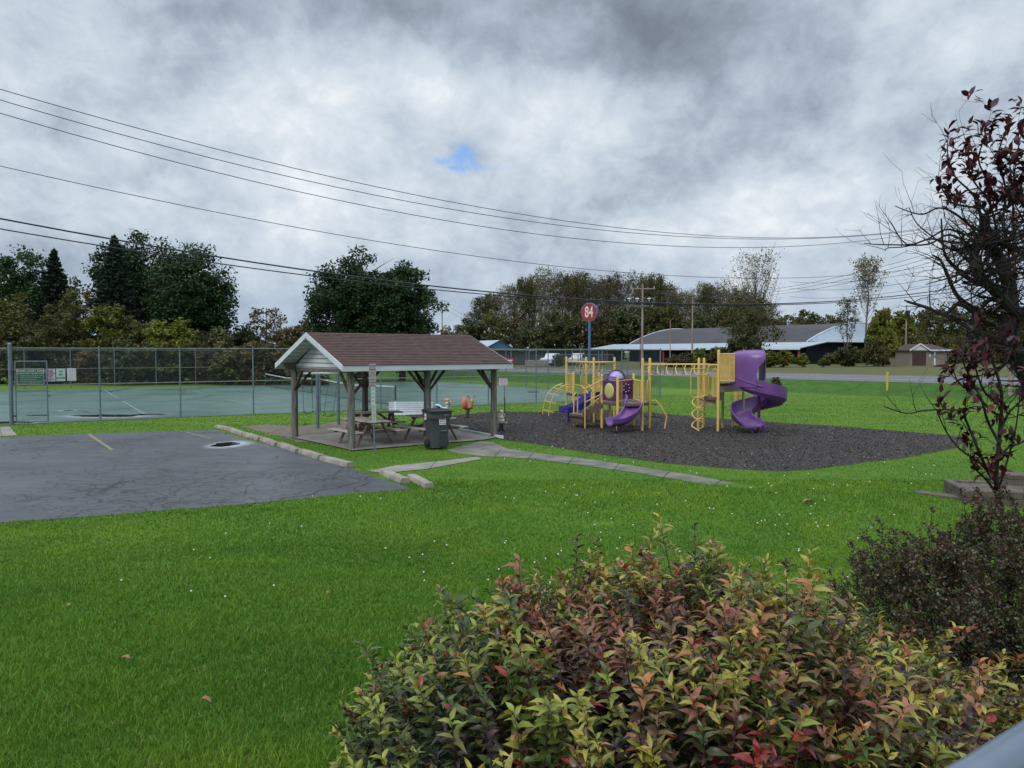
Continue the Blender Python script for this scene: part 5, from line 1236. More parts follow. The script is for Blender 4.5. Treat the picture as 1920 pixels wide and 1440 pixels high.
# utility poles
def upole(px, Y, topy, label, arms=(), z0=None, r=.15, name='utility_pole'):
    p = dpt(px, topy, Y); z0 = float(gz(p.x, p.y)); H = p.z-z0
    t = thing(name, label, 'utility pole', (p.x, p.y, z0)); MB().tube([(0, 0, -.2), (0, 0, H)], [r, r*.7], 10).build('pole', M_pole, t)
    for (dz_, w_, rz) in arms:
        c, s_ = math.cos(rz), math.sin(rz); am = MB().beam((-w_/2*c, -w_/2*s_, H-dz_), (w_/2*c, w_/2*s_, H-dz_), .10, .12).build('cross_arm', M_pole, t)
        for k in (-.46, -.2, .46): MB().tube([(w_*k*c, w_*k*s_, H-dz_+.05), (w_*k*c, w_*k*s_, H-dz_+.3)], .05, 6).build('insulator', M_signg, am)
    return t
up = upole(1205, 88, 532, 'brown streaked utility pole with cross arms right of the round red sign', ((.55, 3.0, R(10)), ))
H = 9.9
MB().box((-.5, 0, 7.3), (2.5, .35, .10)).build('equipment_platform', M_galv, up)
for x in (-1.5, -.6, .75):
    m = MB(); m.lathe((x, 0, 7.85), [(.06, 0), (.06, .2), (.24, .25), (.22, .33), (.08, .36)], 12); m.build('lamp_head', M_whitem, up)
MB().tube([(-.35, 0, 7.2), (-.25, 0, 4), (-.2, 0, .2)], .04, 6).build('cable_riser', M_cable, up)
upole(829, 170, 562, 'distant small utility pole with cross arm beside the round maple', ((1.0, 3.6, R(12)), (2.2, 2.6, R(12))))
upole(1299, 112, 545, 'plain wooden pole standing between the trees and the arched roof', ())
upole(1257, 109, 600, 'thin dark pole in front of the warehouse canopy', (), r=.08)
tp = upole(1700, 122, 572, 'pale pole with a dark transformer above the block garage', (), r=.14); MB().lathe((.0, -.35, 7.5), [(.3, 0), (.34, .1), (.34, 1.0), (.25, 1.1)], 12).build('transformer', M_black, tp)

upole(1904, 45.3, 398, 'near wooden utility pole hidden behind the tangled tree at the right edge', ((.3, 2.4, R(-60)), ), r=.14)
# yellow marker post at the foot of the bank
p = gpt(1671, 733); p = Vector((24.6, 50.3, 0)); p.z = float(gz(p.x, p.y)); o = MB().tube([(0, 0, -.1), (0, 0, 1.18), (0, 0, 1.2)], [.07, .07, .05], 12).build('marker_post', M_yelp, None); o.location = p; setp(o, 'yellow marker post at the foot of the road bank', 'post')

# overhead wires between the near poles
PR = Vector((29.7, 45.3)); DW = Vector((-.89, -.46)).normalized()
def wire(pts, r, label, group='overhead wires crossing the sky'):
    S_ = [on_plane(px, py, PR, DW) for px, py in pts]
    t = np.array([(Vector((p.x, p.y))-PR).dot(DW) for p in S_]); z = np.array([p.z for p in S_])
    q = np.polyfit(t, z, 2 if len(pts) < 5 else 3); T = np.linspace(-1.0, t.max()+9, 46)
    o = MB().tube([(PR.x+DW.x*a, PR.y+DW.y*a, float(np.polyval(q, a))) for a in T], r, 5).build('overhead_wire', M_cable, None); setp(o, label, 'wire', group)
wire([(0, 169), (350, 262), (700, 349), (1050, 415), (1300, 440), (1500, 445), (1760, 424)], .012, 'topmost thin wire sweeping across the whole sky')
wire([(0, 189), (350, 282), (700, 365), (1050, 425), (1300, 444), (1500, 447), (1760, 427)], .012, 'second thin wire from the top, just under the topmost one')
wire([(0, 215), (350, 305), (700, 388), (1050, 447), (1250, 462), (1400, 464), (1560, 455), (1760, 430)], .012, 'third thin wire from the top')
wire([(0, 312), (350, 386), (700, 450), (1000, 496), (1300, 519), (1500, 520), (1760, 497)], .011, 'single thin wire midway between the upper three and the thick cables')
wire([(0, 412), (300, 460), (600, 511), (960, 553), (1250, 568), (1500, 568), (1760, 545)], .026, 'thick upper cable passing in front of the trees')
wire([(0, 429), (300, 478), (600, 520), (960, 556), (1250, 570.5), (1500, 571), (1760, 551)], .019, 'thinner cable just under the thick one')
def span(a, b, sag, r, label, g):
    a, b = Vector(a), Vector(b); o = MB().tube([a.lerp(b, t)-Vector((0, 0, sag*4*t*(1-t))) for t in np.linspace(0, 1, 24)], r, 4).build('overhead_wire', M_cable, None); setp(o, label, 'wire', g)
upz = dpt(1205, 545, 88)
for i, (py, nm) in enumerate([(445, 'upper'), (455, 'middle'), (465, 'lower')]):
    span(upz+Vector(((i-1)*1.2, 0, 0)), on_plane(1905, py-22, PR, DW), 1.9, .014, f'{nm} of three thin wires from the brown utility pole to the right', 'wires from the brown utility pole')
pf = dpt(829, 570, 170)
for i in range(2): span(upz+Vector((-1.2+i*2, 0, 0)), pf+Vector((i*1.4-.5, 0, 0)), 5.0, .022, ['faint wire from the brown pole left to the distant pole, upper', 'faint wire from the brown pole left to the distant pole, lower'][i], 'wires from the brown utility pole')
for i, (ya, yb) in enumerate([(528, 488), (540, 508), (556, 520)]): span(dpt(1480, ya, 95), on_plane(1905, yb-18, PR, DW), .8, .016, ['upper', 'middle', 'lower'][i]+' of three faint wires low at the right above the olive tree', 'faint wires low at the right')

# ---------------------------------------------------------------- trees
def rand_dirs(n): v = rng.normal(size=(n, 3)); return v/np.linalg.norm(v, axis=1, keepdims=True)
def leaf_quads(P, size, flat=.0):
    n = len(P); a = rand_dirs(n); b = rand_dirs(n); a[:, 2] *= (1-flat); a /= np.linalg.norm(a, axis=1, keepdims=True)
    b = np.cross(a, b); b[:, 2] *= (1-flat*.5); b /= np.linalg.norm(b, axis=1, keepdims=True)+1e-9; s = (size*rng.uniform(.6, 1.3, n))[:, None]
    V = np.stack([P-a*s, P-b*s*.55+a*s*.1, P+a*s, P+b*s*.55+a*s*.1], 1).reshape(-1, 3); k = np.arange(n)*4
    return V, np.stack([k, k+1, k+2, k+3], 1)
def palette(n, cols, jit=.22):
    w_ = np.array([c[3] for c in cols], float); w_ /= w_.sum(); i = rng.choice(len(cols), n, p=w_); c = np.array([q[:3] for q in cols])[i]
    return np.clip(c*rng.uniform(1-jit, 1+jit, (n, 1))*rng.uniform(.93, 1.07, (n, 3)), 0, 1)
PAL = {
 'maple': [(.020, .048, .014, 5), (.028, .062, .018, 4), (.045, .075, .018, 1.2), (.07, .055, .015, .25)],
 'spruce': [(.020, .038, .022, 4), (.030, .050, .030, 2)],
 'olive': [(.095, .092, .022, 4), (.065, .075, .022, 4), (.13, .11, .028, 1.5), (.10, .065, .025, .5)],
 'yellowg': [(.13, .145, .018, 4), (.09, .11, .018, 3), (.18, .17, .03, 1)],
 'brown': [(.12, .085, .035, 3), (.09, .075, .03, 3), (.07, .08, .03, 2), (.16, .09, .035, 1)],
 'pale': [(.17, .155, .09, 3), (.11, .11, .05, 3), (.20, .15, .07, 1), (.07, .09, .035, 2)],
 'dullgreen': [(.055, .075, .026, 4), (.075, .085, .03, 3), (.11, .10, .035, 1)]}
def limb_tree(m, base, H, spread, nl, r0, up=.5, curve=.2, z0=.18):
    # trunk and limbs; returns limb end regions
    ends = []; b = Vector(base); tr = [b+Vector((math.sin(i*1.3)*.01*H, math.cos(i*1.7)*.01*H, H*.86*i/7)) for i in range(8)]
    tr[0].z -= .3; m.tube(tr, [r0*(1-.11*i) for i in range(8)], 8)
    for i in range(nl):
        f_ = z0+(.84-z0)*(i+.5)/nl; a = i*2.4+random.uniform(-.3, .3); p = b+Vector((0, 0, H*f_)); L = spread*random.uniform(.7, 1.0)*(1.1-f_*.45)
        d = Vector((math.cos(a), math.sin(a), up+random.uniform(-.1, .25))); pts = [p]
        for j in range(1, 5): q = p+d*L*j/4+Vector((random.uniform(-1, 1), random.uniform(-1, 1), j*curve))*L*.06; pts.append(q)
        rr = r0*.42*(1-f_*.4); m.tube(pts, [rr, rr*.75, rr*.5, rr*.3, rr*.12], 5); ends.append(pts)
    return ends
def crown(kind, H, rx, ry, zc, rz, ncl, per, size, pal, shape=None, cr=.22):
    # leaf clusters through an uneven crown volume
    C = []
    while len(C) < ncl:
        d = rand_dirs(1)[0]; r_ = rng.random()**.45
        az = math.atan2(d[1], d[0]); lump = 1+.07*math.sin(3*az+2.1)+.06*math.sin(5*az+d[2]*4)+.06*math.sin(7*d[2]+az)
        p = np.array([d[0]*rx, d[1]*ry, d[2]*rz])*r_*lump; p[2] += zc
        if shape: 
            k = shape(p[2]/H); 
            if k <= 0: continue
            p[0] *= k; p[1] *= k
        C.append(p)
    C = np.array(C); n = ncl*per; idx = np.repeat(np.arange(ncl), per); R0 = cr*(rx+ry+rz)/3
    sz = rng.uniform(.6, 1.25, ncl)[idx][:, None]; off = np.clip(rng.normal(size=(n, 3)), -1.7, 1.7)*.48*R0*sz*np.array([1, 1, .72])
    P = C[idx]+off; P[:, 2] = np.maximum(P[:, 2], .15)
    V, F = leaf_quads(P, size, .25); cb = rng.uniform(.78, 1.25, ncl)[idx][:, None]; c = palette(n, pal)*cb
    return V, F, np.repeat(c, 4, 0)
def make_tree(name, label, cat, px, Y, topy, hw, kind='maple', ncl=90, per=70, size=.22, zc=.56, rzf=.46, X=None, trunk=.2, group=None, bark=None, depth=None, shape=None, cr=.24, up=.5, nl=9, sink=0, basez=None):
    top = dpt(px, topy, Y); x = top.x; z0 = float(gz(x, Y)) if basez is None else basez; H = top.z-z0; rx = hw/1440*Y; ry = depth or rx
    t = thing(name, label, cat, (x, Y, z0), 0, group)
    m = MB(); limb_tree(m, (0, 0, 0), H*.97, rx*.85, nl, trunk, up); m.build('trunk', bark or M_bark, t)
    V, F, C = crown(kind, H, rx*.88, ry*.88, H*zc, H*rzf*.92, ncl, per, size, PAL[kind], shape, cr)
    np_mesh('crown', V, F, M_leaf, C, parent=t); return t
G1 = 'dark trees behind the tennis court'
make_tree('maple_tree', 'broad dark maple at the far left edge behind the court', 'tree', 38, 88, 474, 100, 'maple', 230, 130, .19, group=G1, trunk=.35)
make_tree('maple_tree', 'tallest dark maple left of centre rising behind the spruce', 'tree', 255, 86, 437, 98, 'maple', 260, 130, .19, .55, .47, group=G1, trunk=.4)
make_tree('maple_tree', 'dark maple with rusty top forming the right half of the big clump', 'tree', 358, 76, 457, 86, 'maple', 280, 140, .165, .50, .52, group=G1, trunk=.35)
make_tree('maple_tree', 'big round green maple standing alone behind the pavilion roof', 'tree', 672, 75, 477, 106, 'maple', 320, 140, .165, .52, .48, group='two round maples behind the pavilion', trunk=.38, cr=.22)
make_tree('maple_tree', 'right hand round green maple merging with the big one behind the pavilion', 'tree', 752, 76, 486, 78, 'maple', 240, 130, .165, .52, .48, group='two round maples behind the pavilion', trunk=.36, cr=.22)
def spruce(label, px, Y, topy, hw):
    top = dpt(px, topy, Y); z0 = 0.0; H = top.z; rx = hw/1440*Y; t = thing('spruce_tree', label, 'tree', (top.x, Y, 0), 0, 'dark spruces among the maples')
    m = MB(); m.tube([(0, 0, -.3), (0, 0, H)], [.3, .03], 8); Ps = []
    nb = 150
    for i in range(nb):
        f_ = (i+.5)/nb; z_ = H*(.06+.93*f_); L = rx*(1-f_)**.85*random.uniform(.65, 1.1)+.15; a = i*2.399
        d = np.array([math.cos(a), math.sin(a), 0]); n = int(40+L*55); s_ = rng.random(n)**.7
        p = d*(s_*L)[:, None]; p[:, 2] = z_-.22*L*s_+.12*L*s_**2*1.3; w2_ = .13*L*(1.1-s_)
        p += np.stack([-d[1]*rng.normal(size=n)*w2_, d[0]*rng.normal(size=n)*w2_, -abs(rng.normal(size=n))*.16], 1); Ps.append(p)
        m.tube([(0, 0, z_), tuple(d[:2]*L*.95)+(z_-.1*L,)], [.05, .01], 4)
    m.build('trunk', M_bark, t); P = np.concatenate(Ps); V, F = leaf_quads(P, .17, .3); c = palette(len(P), PAL['spruce']); np_mesh('crown', V, F, M_leaf, np.repeat(c, 4, 0), parent=t)
spruce('dark pointed spruce at the left with its thin tip against the sky', 101, 84, 464, 70)
spruce('dark spruce in front of the tallest maple', 214, 79, 438, 84)
# mid-height growth in front of them
prot = {}
def bush(kind, label, px, Y, topy, hw, name='bush', cat='bush', grp=None, size=.2, ncl=70, per=60, **kw):
    key = (kind, size, ncl, tuple(sorted(kw.items())))
    if key not in prot:
        t = make_tree(name, label, cat, px, Y, topy, hw, kind, ncl, per, size, kw.get('zc', .48), kw.get('rzf', .52), trunk=kw.get('trunk', .1), group=grp, bark=kw.get('bark'), cr=kw.get('cr', .26), up=kw.get('up', .6), nl=kw.get('nl', 8))
        prot[key] = (t, dpt(px, topy, Y).z-float(gz(t.location.x, Y)), hw/1440*Y); return t
    src, H0, r0 = prot[key]; c = copy_tree(src); p = dpt(px, topy, Y); z0 = float(gz(p.x, Y)); c.location = (p.x, Y, z0); k = hw/1440*Y/r0
    c.scale = (k, k, (p.z-z0)/H0); c.rotation_euler[2] = random.uniform(0, 6.28); c.name = name; c['label'] = label; c['category'] = cat
    if grp: c['group'] = grp
    return c
G2 = 'olive and yellow-green growth behind the far court fence'
for (k, px, Y, ty, hw, lab) in [
  ('olive', 28, 71, 545, 62, 'olive yellow tree at the left edge below the broad maple'), ('olive', 132, 73, 520, 46, 'olive brown tree below the pointed spruce'),
  ('olive', 90, 69, 572, 50, 'lower olive tree between the left edge and the spruce'), ('yellowg', 205, 70, 565, 50, 'yellowish tree in front of the dark spruce'),
  ('yellowg', 318, 68, 592, 50, 'bright yellow-green bush in front of the dark maple clump'), ('olive', 262, 71, 590, 42, 'olive bush left of the bright yellow-green one'),
  ('dullgreen', 400, 72, 612, 48, 'dull green bush right of the bright yellow-green one'), ('dullgreen', 455, 78, 612, 45, 'dull green bush below the sparse brown tree'),
  ('brown', 540, 80, 608, 50, 'brownish bush left of the pavilion gable'), ('dullgreen', 575, 86, 598, 40, 'dull green bush between brown tree and round maple')]:
    bush(k, lab, px, Y, ty, hw, grp=G2, size=.17, ncl=95, per=75)
ORD = ['leftmost','second','third','fourth','fifth','sixth','seventh','eighth','ninth','tenth','eleventh','twelfth','thirteenth','fourteenth','fifteenth','sixteenth', 'seventeenth']
G3 = 'low dark undergrowth along the far court fence'
for i, px in enumerate(range(-20, 600, 50)):
    bush('dullgreen' if i % 2 else 'brown', f'low dark undergrowth bush seen through both court fences, {ORD[i]} from the left', px+random.uniform(-8, 8), 67+random.uniform(-1.5, 2.5), 640+random.uniform(-18, 8), 42, name='undergrowth_bush', grp=G3, size=.17, ncl=60, per=60, zc=.42, rzf=.62)
PAL['brown'] = [(.12, .085, .035, 3), (.09, .075, .03, 3), (.07, .08, .03, 2), (.16, .09, .035, 1)]
make_tree('sparse_tree', 'sparse brownish tree between the dark clump and the round maple', 'tree', 498, 84, 566, 52, 'brown', 60, 26, .17, .6, .4, trunk=.16, cr=.22, nl=14, bark=M_barkg)
make_tree('pale_tree', 'small pale green tree right of the round maple', 'tree', 850, 150, 604, 34, 'pale', 50, 50, .3, .5, .5)
# tall thin-leaved poplars
def poplar(kind, label, px, Y, topy, hw, leaves, grp, nb=46, size=.24, key=None, low=.15):
    kk = ('pop', key if key is not None else label)
    if kk in prot:
        src, H0, r0 = prot[kk]; c = copy_tree(src); p = dpt(px, topy, Y); z0 = float(gz(p.x, Y)); c.location = (p.x, Y, z0); k = hw/1440*Y/r0; c.scale = (k, k, (p.z-z0)/H0); c.rotation_euler[2] = random.uniform(0, 6.28); c['label'] = label
        if grp: c['group'] = grp
        return c
    top = dpt(px, topy, Y); z0 = float(gz(top.x, Y)); H = top.z-z0; rx = hw/1440*Y
    t = thing('poplar_tree', label, 'tree', (top.x, Y, z0), 0, grp); m = MB(); Ps = []
    r0 = max(.09, H*.012)
    m.tube([(random.uniform(-.15, .15)*(i > 0), random.uniform(-.15, .15)*(i > 0), H*.97*i/6-.2*(i == 0)) for i in range(7)], [r0*(1-.155*i) for i in range(7)], 7)
    for i in range(nb):
        f_ = low+(.9-low)*(i+.5)/nb; a = i*2.4+random.uniform(-.4, .4); base = Vector((0, 0, H*f_)); L = (H*(1.0-f_)*.75+rx*.55)*random.uniform(.6, 1); out_ = rx*random.uniform(.5, 1.0)*(1.05-.55*f_)
        pts = [base+Vector((math.cos(a)*out_*g_**.8, math.sin(a)*out_*g_**.8, L*g_**1.15)) for g_ in (0, .25, .5, .75, 1)]
        if pts[-1].z > H: k = (H-base.z)/(pts[-1].z-base.z); pts = [Vector((q.x, q.y, base.z+(q.z-base.z)*k)) for q in pts]
        rr = r0*.4*(1.1-f_); m.tube(pts, [rr, rr*.75, rr*.55, rr*.35, rr*.12], 4)
        for j in range(7):
            s_ = random.uniform(.3, 1); q = pts[0].lerp(pts[-1], s_); k2 = min(3, int(s_*4)); q = pts[k2].lerp(pts[k2+1], s_*4-k2); e = q+Vector((random.uniform(-1, 1), random.uniform(-1, 1), random.uniform(.2, 1.3)))*rx*.26
            m.tube([q, q.lerp(e, .5)+Vector((0, 0, .05)), e], [rr*.28, rr*.2, .008], 3)
            n = int(leaves*random.uniform(.3, 1.6)); s2 = rng.random((n, 1)); Ps.append(np.array(q)+(np.array(e)-np.array(q))*s2+rng.normal(size=(n, 3))*rx*.075)
    m.build('trunk', M_barkg, t); P = np.concatenate(Ps); V, F = leaf_quads(P, size*.62, .1); c = palette(len(P), PAL[kind], .3); np_mesh('crown', V, F, M_leaf, np.repeat(c, 4, 0), parent=t)
    prot[kk] = (t, H, rx); return t
G4 = 'thinly leaved trees in the belt behind the lumber yard'
spots = [(905, 560, 30, 'b'), (948, 540, 30, 'a'), (985, 526, 30, 'b'), (1022, 505, 34, 'a'), (1055, 512, 30, 'c'), (1088, 516, 30, 'b'), (1118, 522, 28, 'a'), (1150, 514, 32, 'c'), (1190, 513, 30, 'a'), (1228, 520, 32, 'b'), (1255, 532, 28, 'c'), (1290, 546, 26, 'a'), (1322, 536, 28, 'b'), (1356, 528, 28, 'a'), (1388, 538, 26, 'c')]
kinds = {'a': ('pale', 7, .34), 'b': ('olive', 16, .36), 'c': ('brown', 13, .36)}
desc = {'a': 'pale, nearly bare', 'b': 'olive leaved', 'c': 'dull green'}
spots2 = [(890, 578), (925, 552), (965, 534), (1003, 522), (1038, 516), (1072, 520), (1104, 524), (1134, 522), (1170, 518), (1208, 522), (1242, 530), (1272, 545), (1306, 548), (1340, 540), (1372, 540), (1406, 548), (1440, 560)]
where = ['at the left end of the belt', 'left of the tallest group', 'beside the tallest bare top', 'tallest, with a bare whitish top', 'just right of the tallest bare top', 'behind the round red sign, left', 'directly behind the round red sign', 'between round red sign and brown utility pole', 'right behind the brown utility pole cross arm', 'right of the brown utility pole', 'above the left end of the arched roof', 'above the arched roof, left part', 'above the arched roof beside the plain pole', 'left of the big roadside tree', 'partly behind the big roadside tree']
for (px, ty, hw, k), wh in zip(spots, where):
    poplar(kinds[k][0], f'{desc[k]} belt tree {wh}', px, 222+random.uniform(-6, 10), ty+2, hw, kinds[k][1], G4, 40, kinds[k][2], key=k)
ORD = ['leftmost','second','third','fourth','fifth','sixth','seventh','eighth','ninth','tenth','eleventh','twelfth','thirteenth','fourteenth','fifteenth','sixteenth', 'seventeenth']
for i, (px, ty) in enumerate(spots2):
    poplar('olive', f'olive tree in the rear row of the belt, {ORD[i]} from the left', px, 236+random.uniform(-5, 8), ty+random.uniform(2, 10), 31, 16, 'rear row of the tree belt', 40, .36, key='b' if i % 2 else 'c')
G5 = 'dense lower trees filling the belt behind the lumber yard'
for i, (px, ty, hw) in enumerate([(880, 592, 34), (925, 585, 34), (965, 582, 34), (1005, 590, 36), (1042, 575, 36), (1080, 585, 36), (1120, 578, 38), (1160, 570, 40), (1200, 566, 40), (1240, 572, 38), (1275, 582, 36), (1310, 578, 36), (1345, 572, 38), (1385, 570, 40), (1425, 575, 40), (1468, 585, 38)]):
    bush(['dullgreen', 'olive', 'brown', 'dullgreen'][i % 4], f'dense lower tree behind the yard, {ORD[i]} from the left below the bare tops', px, 206+random.uniform(-5, 6), ty, hw*1.15, name='belt_tree', cat='tree', grp=G5, size=.34, ncl=90, per=60, zc=.48, rzf=.54)
# trees by the warehouse and the right-hand wood
poplar('pale', 'tall pale roadside tree with a bare top in front of the warehouse roof', 1418, 108, 479, 58, 3, None, 80, .22, low=.12)
bush('olive', 'round olive crown low on the tall roadside tree in front of the warehouse', 1408, 106, 540, 62, name='roadside_tree', cat='tree', size=.19, ncl=120, per=34, zc=.55, rzf=.42)
poplar('pale', 'slim tree with tan leaves and open crown left of the garage', 1628, 112, 489, 46, 8, None, 34, .26, key='slim', low=.42)
poplar('olive', 'leaning thin brownish sapling against the bright gable', 1590, 118, 560, 26, 9, None, 24, .22)
G6 = 'bushes in front of the warehouse canopy'
for (k, px, Y, ty, hw, lab) in [('dullgreen', 1288, 104, 660, 20, 'dark green bush at the left end of the bushes under the canopy'), ('yellowg', 1312, 103, 652, 17, 'yellow-green bush beside the dark one under the canopy'), ('olive', 1350, 104, 648, 30, 'wide olive bush behind the yellow slatted barrier'), ('dullgreen', 1395, 104, 630, 40, 'dull green bush at the foot of the tall roadside tree'),
  ('yellowg', 1440, 102, 658, 24, 'yellow-green bush right behind the purple hood'), ('yellowg', 1470, 103, 656, 20, 'yellow-green bush right of the purple hood'), ('yellowg', 1505, 103, 662, 13, 'smallest yellow-green bush before the dark canopy opening'), ('olive', 1545, 104, 670, 14, 'low olive bush near the end of the canopy'),
  ('dullgreen', 1592, 108, 648, 26, 'dull green bush against the bright gable'), ('olive', 1640, 108, 628, 28, 'tall olive bush left of the garage'), ('yellowg', 1658, 110, 577, 30, 'rounded yellow-olive tree behind the bush left of the garage'), ('brown', 1268, 102, 668, 24, 'tuft of tan ornamental grass beside the court corner post'), ('dullgreen', 1046, 107, 664, 13, 'clipped dark bush right behind the white pickup')]:
    bush(k, lab, px, Y, ty, hw, grp=G6, size=.14, ncl=80, per=60)
G7 = 'trees of the wood at the right'
for i, (px, ty, hw) in enumerate([(1515, 574, 34), (1500, 592, 30), (1560, 588, 34), (1600, 590, 30), (1680, 575, 36), (1715, 580, 36), (1748, 572, 36), (1785, 575, 38), (1825, 578, 40), (1865, 572, 42), (1905, 575, 44), (1950, 570, 46), (2000, 575, 46)]):
    bush(['dullgreen', 'olive', 'olive', 'dullgreen', 'yellowg'][i % 5], f'leafy tree in the wood at the right, {ORD[i]} counting from the warehouse gable', px, 150+random.uniform(-8, 10) if i > 3 else 190, ty, hw, name='wood_tree', cat='tree', grp=G7, size=.34, ncl=90, per=60, zc=.48, rzf=.54)
G8 = 'brush along the far side of the field'
for i, px in enumerate(range(1560, 1990, 36)):
    if 1655 < px < 1775: continue
    bush(['olive', 'brown', 'dullgreen'][i % 3], f'rough brush at the field edge beside the garage, {ORD[i]} from the warehouse side', px+random.uniform(-8, 8), 126+random.uniform(-4, 6), 652+random.uniform(-10, 10), 26, name='brush_bush', grp=G8, size=.2, ncl=60, per=50)
for i, px in enumerate((1670, 1705, 1745, 1785)): bush('olive', f'taller olive brush directly behind the block garage, {ORD[i]} from the left', px, 134, 628+random.uniform(-8, 8), 30, name='brush_bush', grp=G8, size=.2, ncl=60, per=50)
bush('dullgreen', 'small dark cone of shrub on the bank right of the spiral slide', 1453, 52.5, 703, 11, size=.06, ncl=50, per=50)

# ---------------------------------------------------------------- timber steps at the right
def timber(name, pts, z0, z1, label, parent=None):
    o = MB().prism([tuple(p) for p in pts], z0, z1).build(name, M_plank, parent, smooth=False, bevel=.012)
    if parent is None: setp(o, label, 'timber', 'grey landscape timbers at the right')
    return o
a = gpt(1716, 931); b = gpt(1806, 944); n = Vector((.35, .75)).normalized()*.32
timber('landscape_timber', [(a.x, a.y), (b.x+.1, b.y), (b.x+.1+n.x, b.y+n.y), (a.x+n.x, a.y+n.y)], -.05, .09, 'long low flat grey timber lying left of the stacked ones')
tz = thing('timber_step', 'stacked grey timber step box partly behind the red-leaved sapling', 'step', (8.45, 14.25, 0), R(-14))
for k, (z0, z1) in enumerate([(-.05, .13), (.135, .27)]):
    for (x0, x1, y0, y1) in ((0, 3.2, 0, .16), (0, .16, .17, 1.3), (.17, 3.2, 1.14, 1.3)): MB().prism([(x0, y0), (x1, y0), (x1, y1), (x0, y1)], z0, z1).build('timber', M_plank, tz, smooth=False, bevel=.01)
MB().prism([(.17, .17), (3.2, .17), (3.2, 1.13), (.17, 1.13)], .0, .235).build('tread_fill', M_plank, tz, smooth=False)
tz2 = thing('timber_step', 'upper grey timber bench at the right edge behind the step box', 'step', (9.75, 15.0, 0), R(-14))
for z0, z1 in ((-.05, .16), (.165, .34), (.345, .43)): MB().prism([(0, 0), (2.6, 0), (2.6, .5), (0, .5)], z0, z1).build('timber', M_plank, tz2, smooth=False, bevel=.01)

# ---------------------------------------------------------------- foreground shrubs
def stems_shrub(name, label, dome, nst, leafL, cols_fn, stem_r, ncent, lper, heads=0, mat_leaf=M_shrubleaf, terminal=True, L0=(.32, .55)):
    # dome: function giving random tip positions and the height field; stems rise from below to the tip
    t = thing(name, label, 'shrub', (ncent[0], ncent[1], float(gz(ncent[0], ncent[1]))))
    O = np.array([ncent[0], ncent[1], float(gz(ncent[0], ncent[1]))]); ms = MB(); P = []; D = []; Nn = []; Ls = []; Cs = []; hd_ = MB(); mh = 0
    for s_ in range(nst):
        tip = dome(); z0 = float(gz(tip[0], tip[1])); h = tip[2]-z0
        L = min(h*.95, random.uniform(*L0)); lean = np.array([(tip[0]-ncent[0])*.35, (tip[1]-ncent[1])*.35, 1.0]); lean += rng.normal(size=3)*np.array([.18, .18, .05]); lean /= np.linalg.norm(lean)
        base = tip-lean*L; curve = rng.normal(size=3)*.02; pts = [base+(tip-base)*u_+curve*math.sin(math.pi*u_) for u_ in (0, .25, .5, .75, 1)]
        ms.tube([Vector(p-O) for p in pts], [stem_r, stem_r*.85, stem_r*.7, stem_r*.5, stem_r*.25], 4)
        nl = int(lper*L/.4*random.uniform(.8, 1.2)); col = cols_fn(tip); tw = random.uniform(0, 6.28)
        for j in range(nl):
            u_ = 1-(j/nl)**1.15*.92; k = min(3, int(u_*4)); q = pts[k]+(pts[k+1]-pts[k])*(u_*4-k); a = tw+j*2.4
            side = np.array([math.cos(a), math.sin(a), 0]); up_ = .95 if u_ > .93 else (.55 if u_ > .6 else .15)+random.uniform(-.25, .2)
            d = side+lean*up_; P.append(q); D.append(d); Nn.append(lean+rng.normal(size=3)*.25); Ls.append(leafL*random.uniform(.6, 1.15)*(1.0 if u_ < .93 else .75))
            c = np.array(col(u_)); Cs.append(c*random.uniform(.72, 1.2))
        if random.random() < heads:
            for q in range(26): o_ = rng.normal(size=3)*np.array([.02, .02, .009]); hd_.ball(Vector(tip-O)+Vector(o_)+Vector((0, 0, .018)), .0035, 4); hd_.tube([Vector(tip-O), Vector(tip-O)+Vector(o_)+Vector((0, 0, .018))], .0008, 3)
            mh += 1
    P = np.array(P)-O; D = np.array(D); Nn = np.array(Nn); Ls = np.array(Ls); n = len(P)
    v, fs_ = leaf_mesh(P, D, Nn, Ls, Ls*rng.uniform(.28, .46, n), rng.uniform(-.15, .55, n), rng.uniform(.05, .75, n))
    np_mesh('foliage', v, fs_, mat_leaf, np.repeat(np.array(Cs), 8, 0), parent=t, smooth=True); ms.build('stems', M_stem, t)
    if mh: hd_.build('dried_flower_heads', M_twig, t)
    return t
M_stem = mat('reddish_stem', (.075, .03, .022), (.04, .025, .018), .7, 20)
PURP = (.048, .024, .026); GRN = (.078, .115, .020); DKG = (.028, .056, .014); YEL = (.36, .31, .05); OR = (.40, .17, .055); RED = (.27, .025, .022); BRN = (.165, .10, .045); PINK = (.30, .11, .06); LIME = (.24, .27, .035)
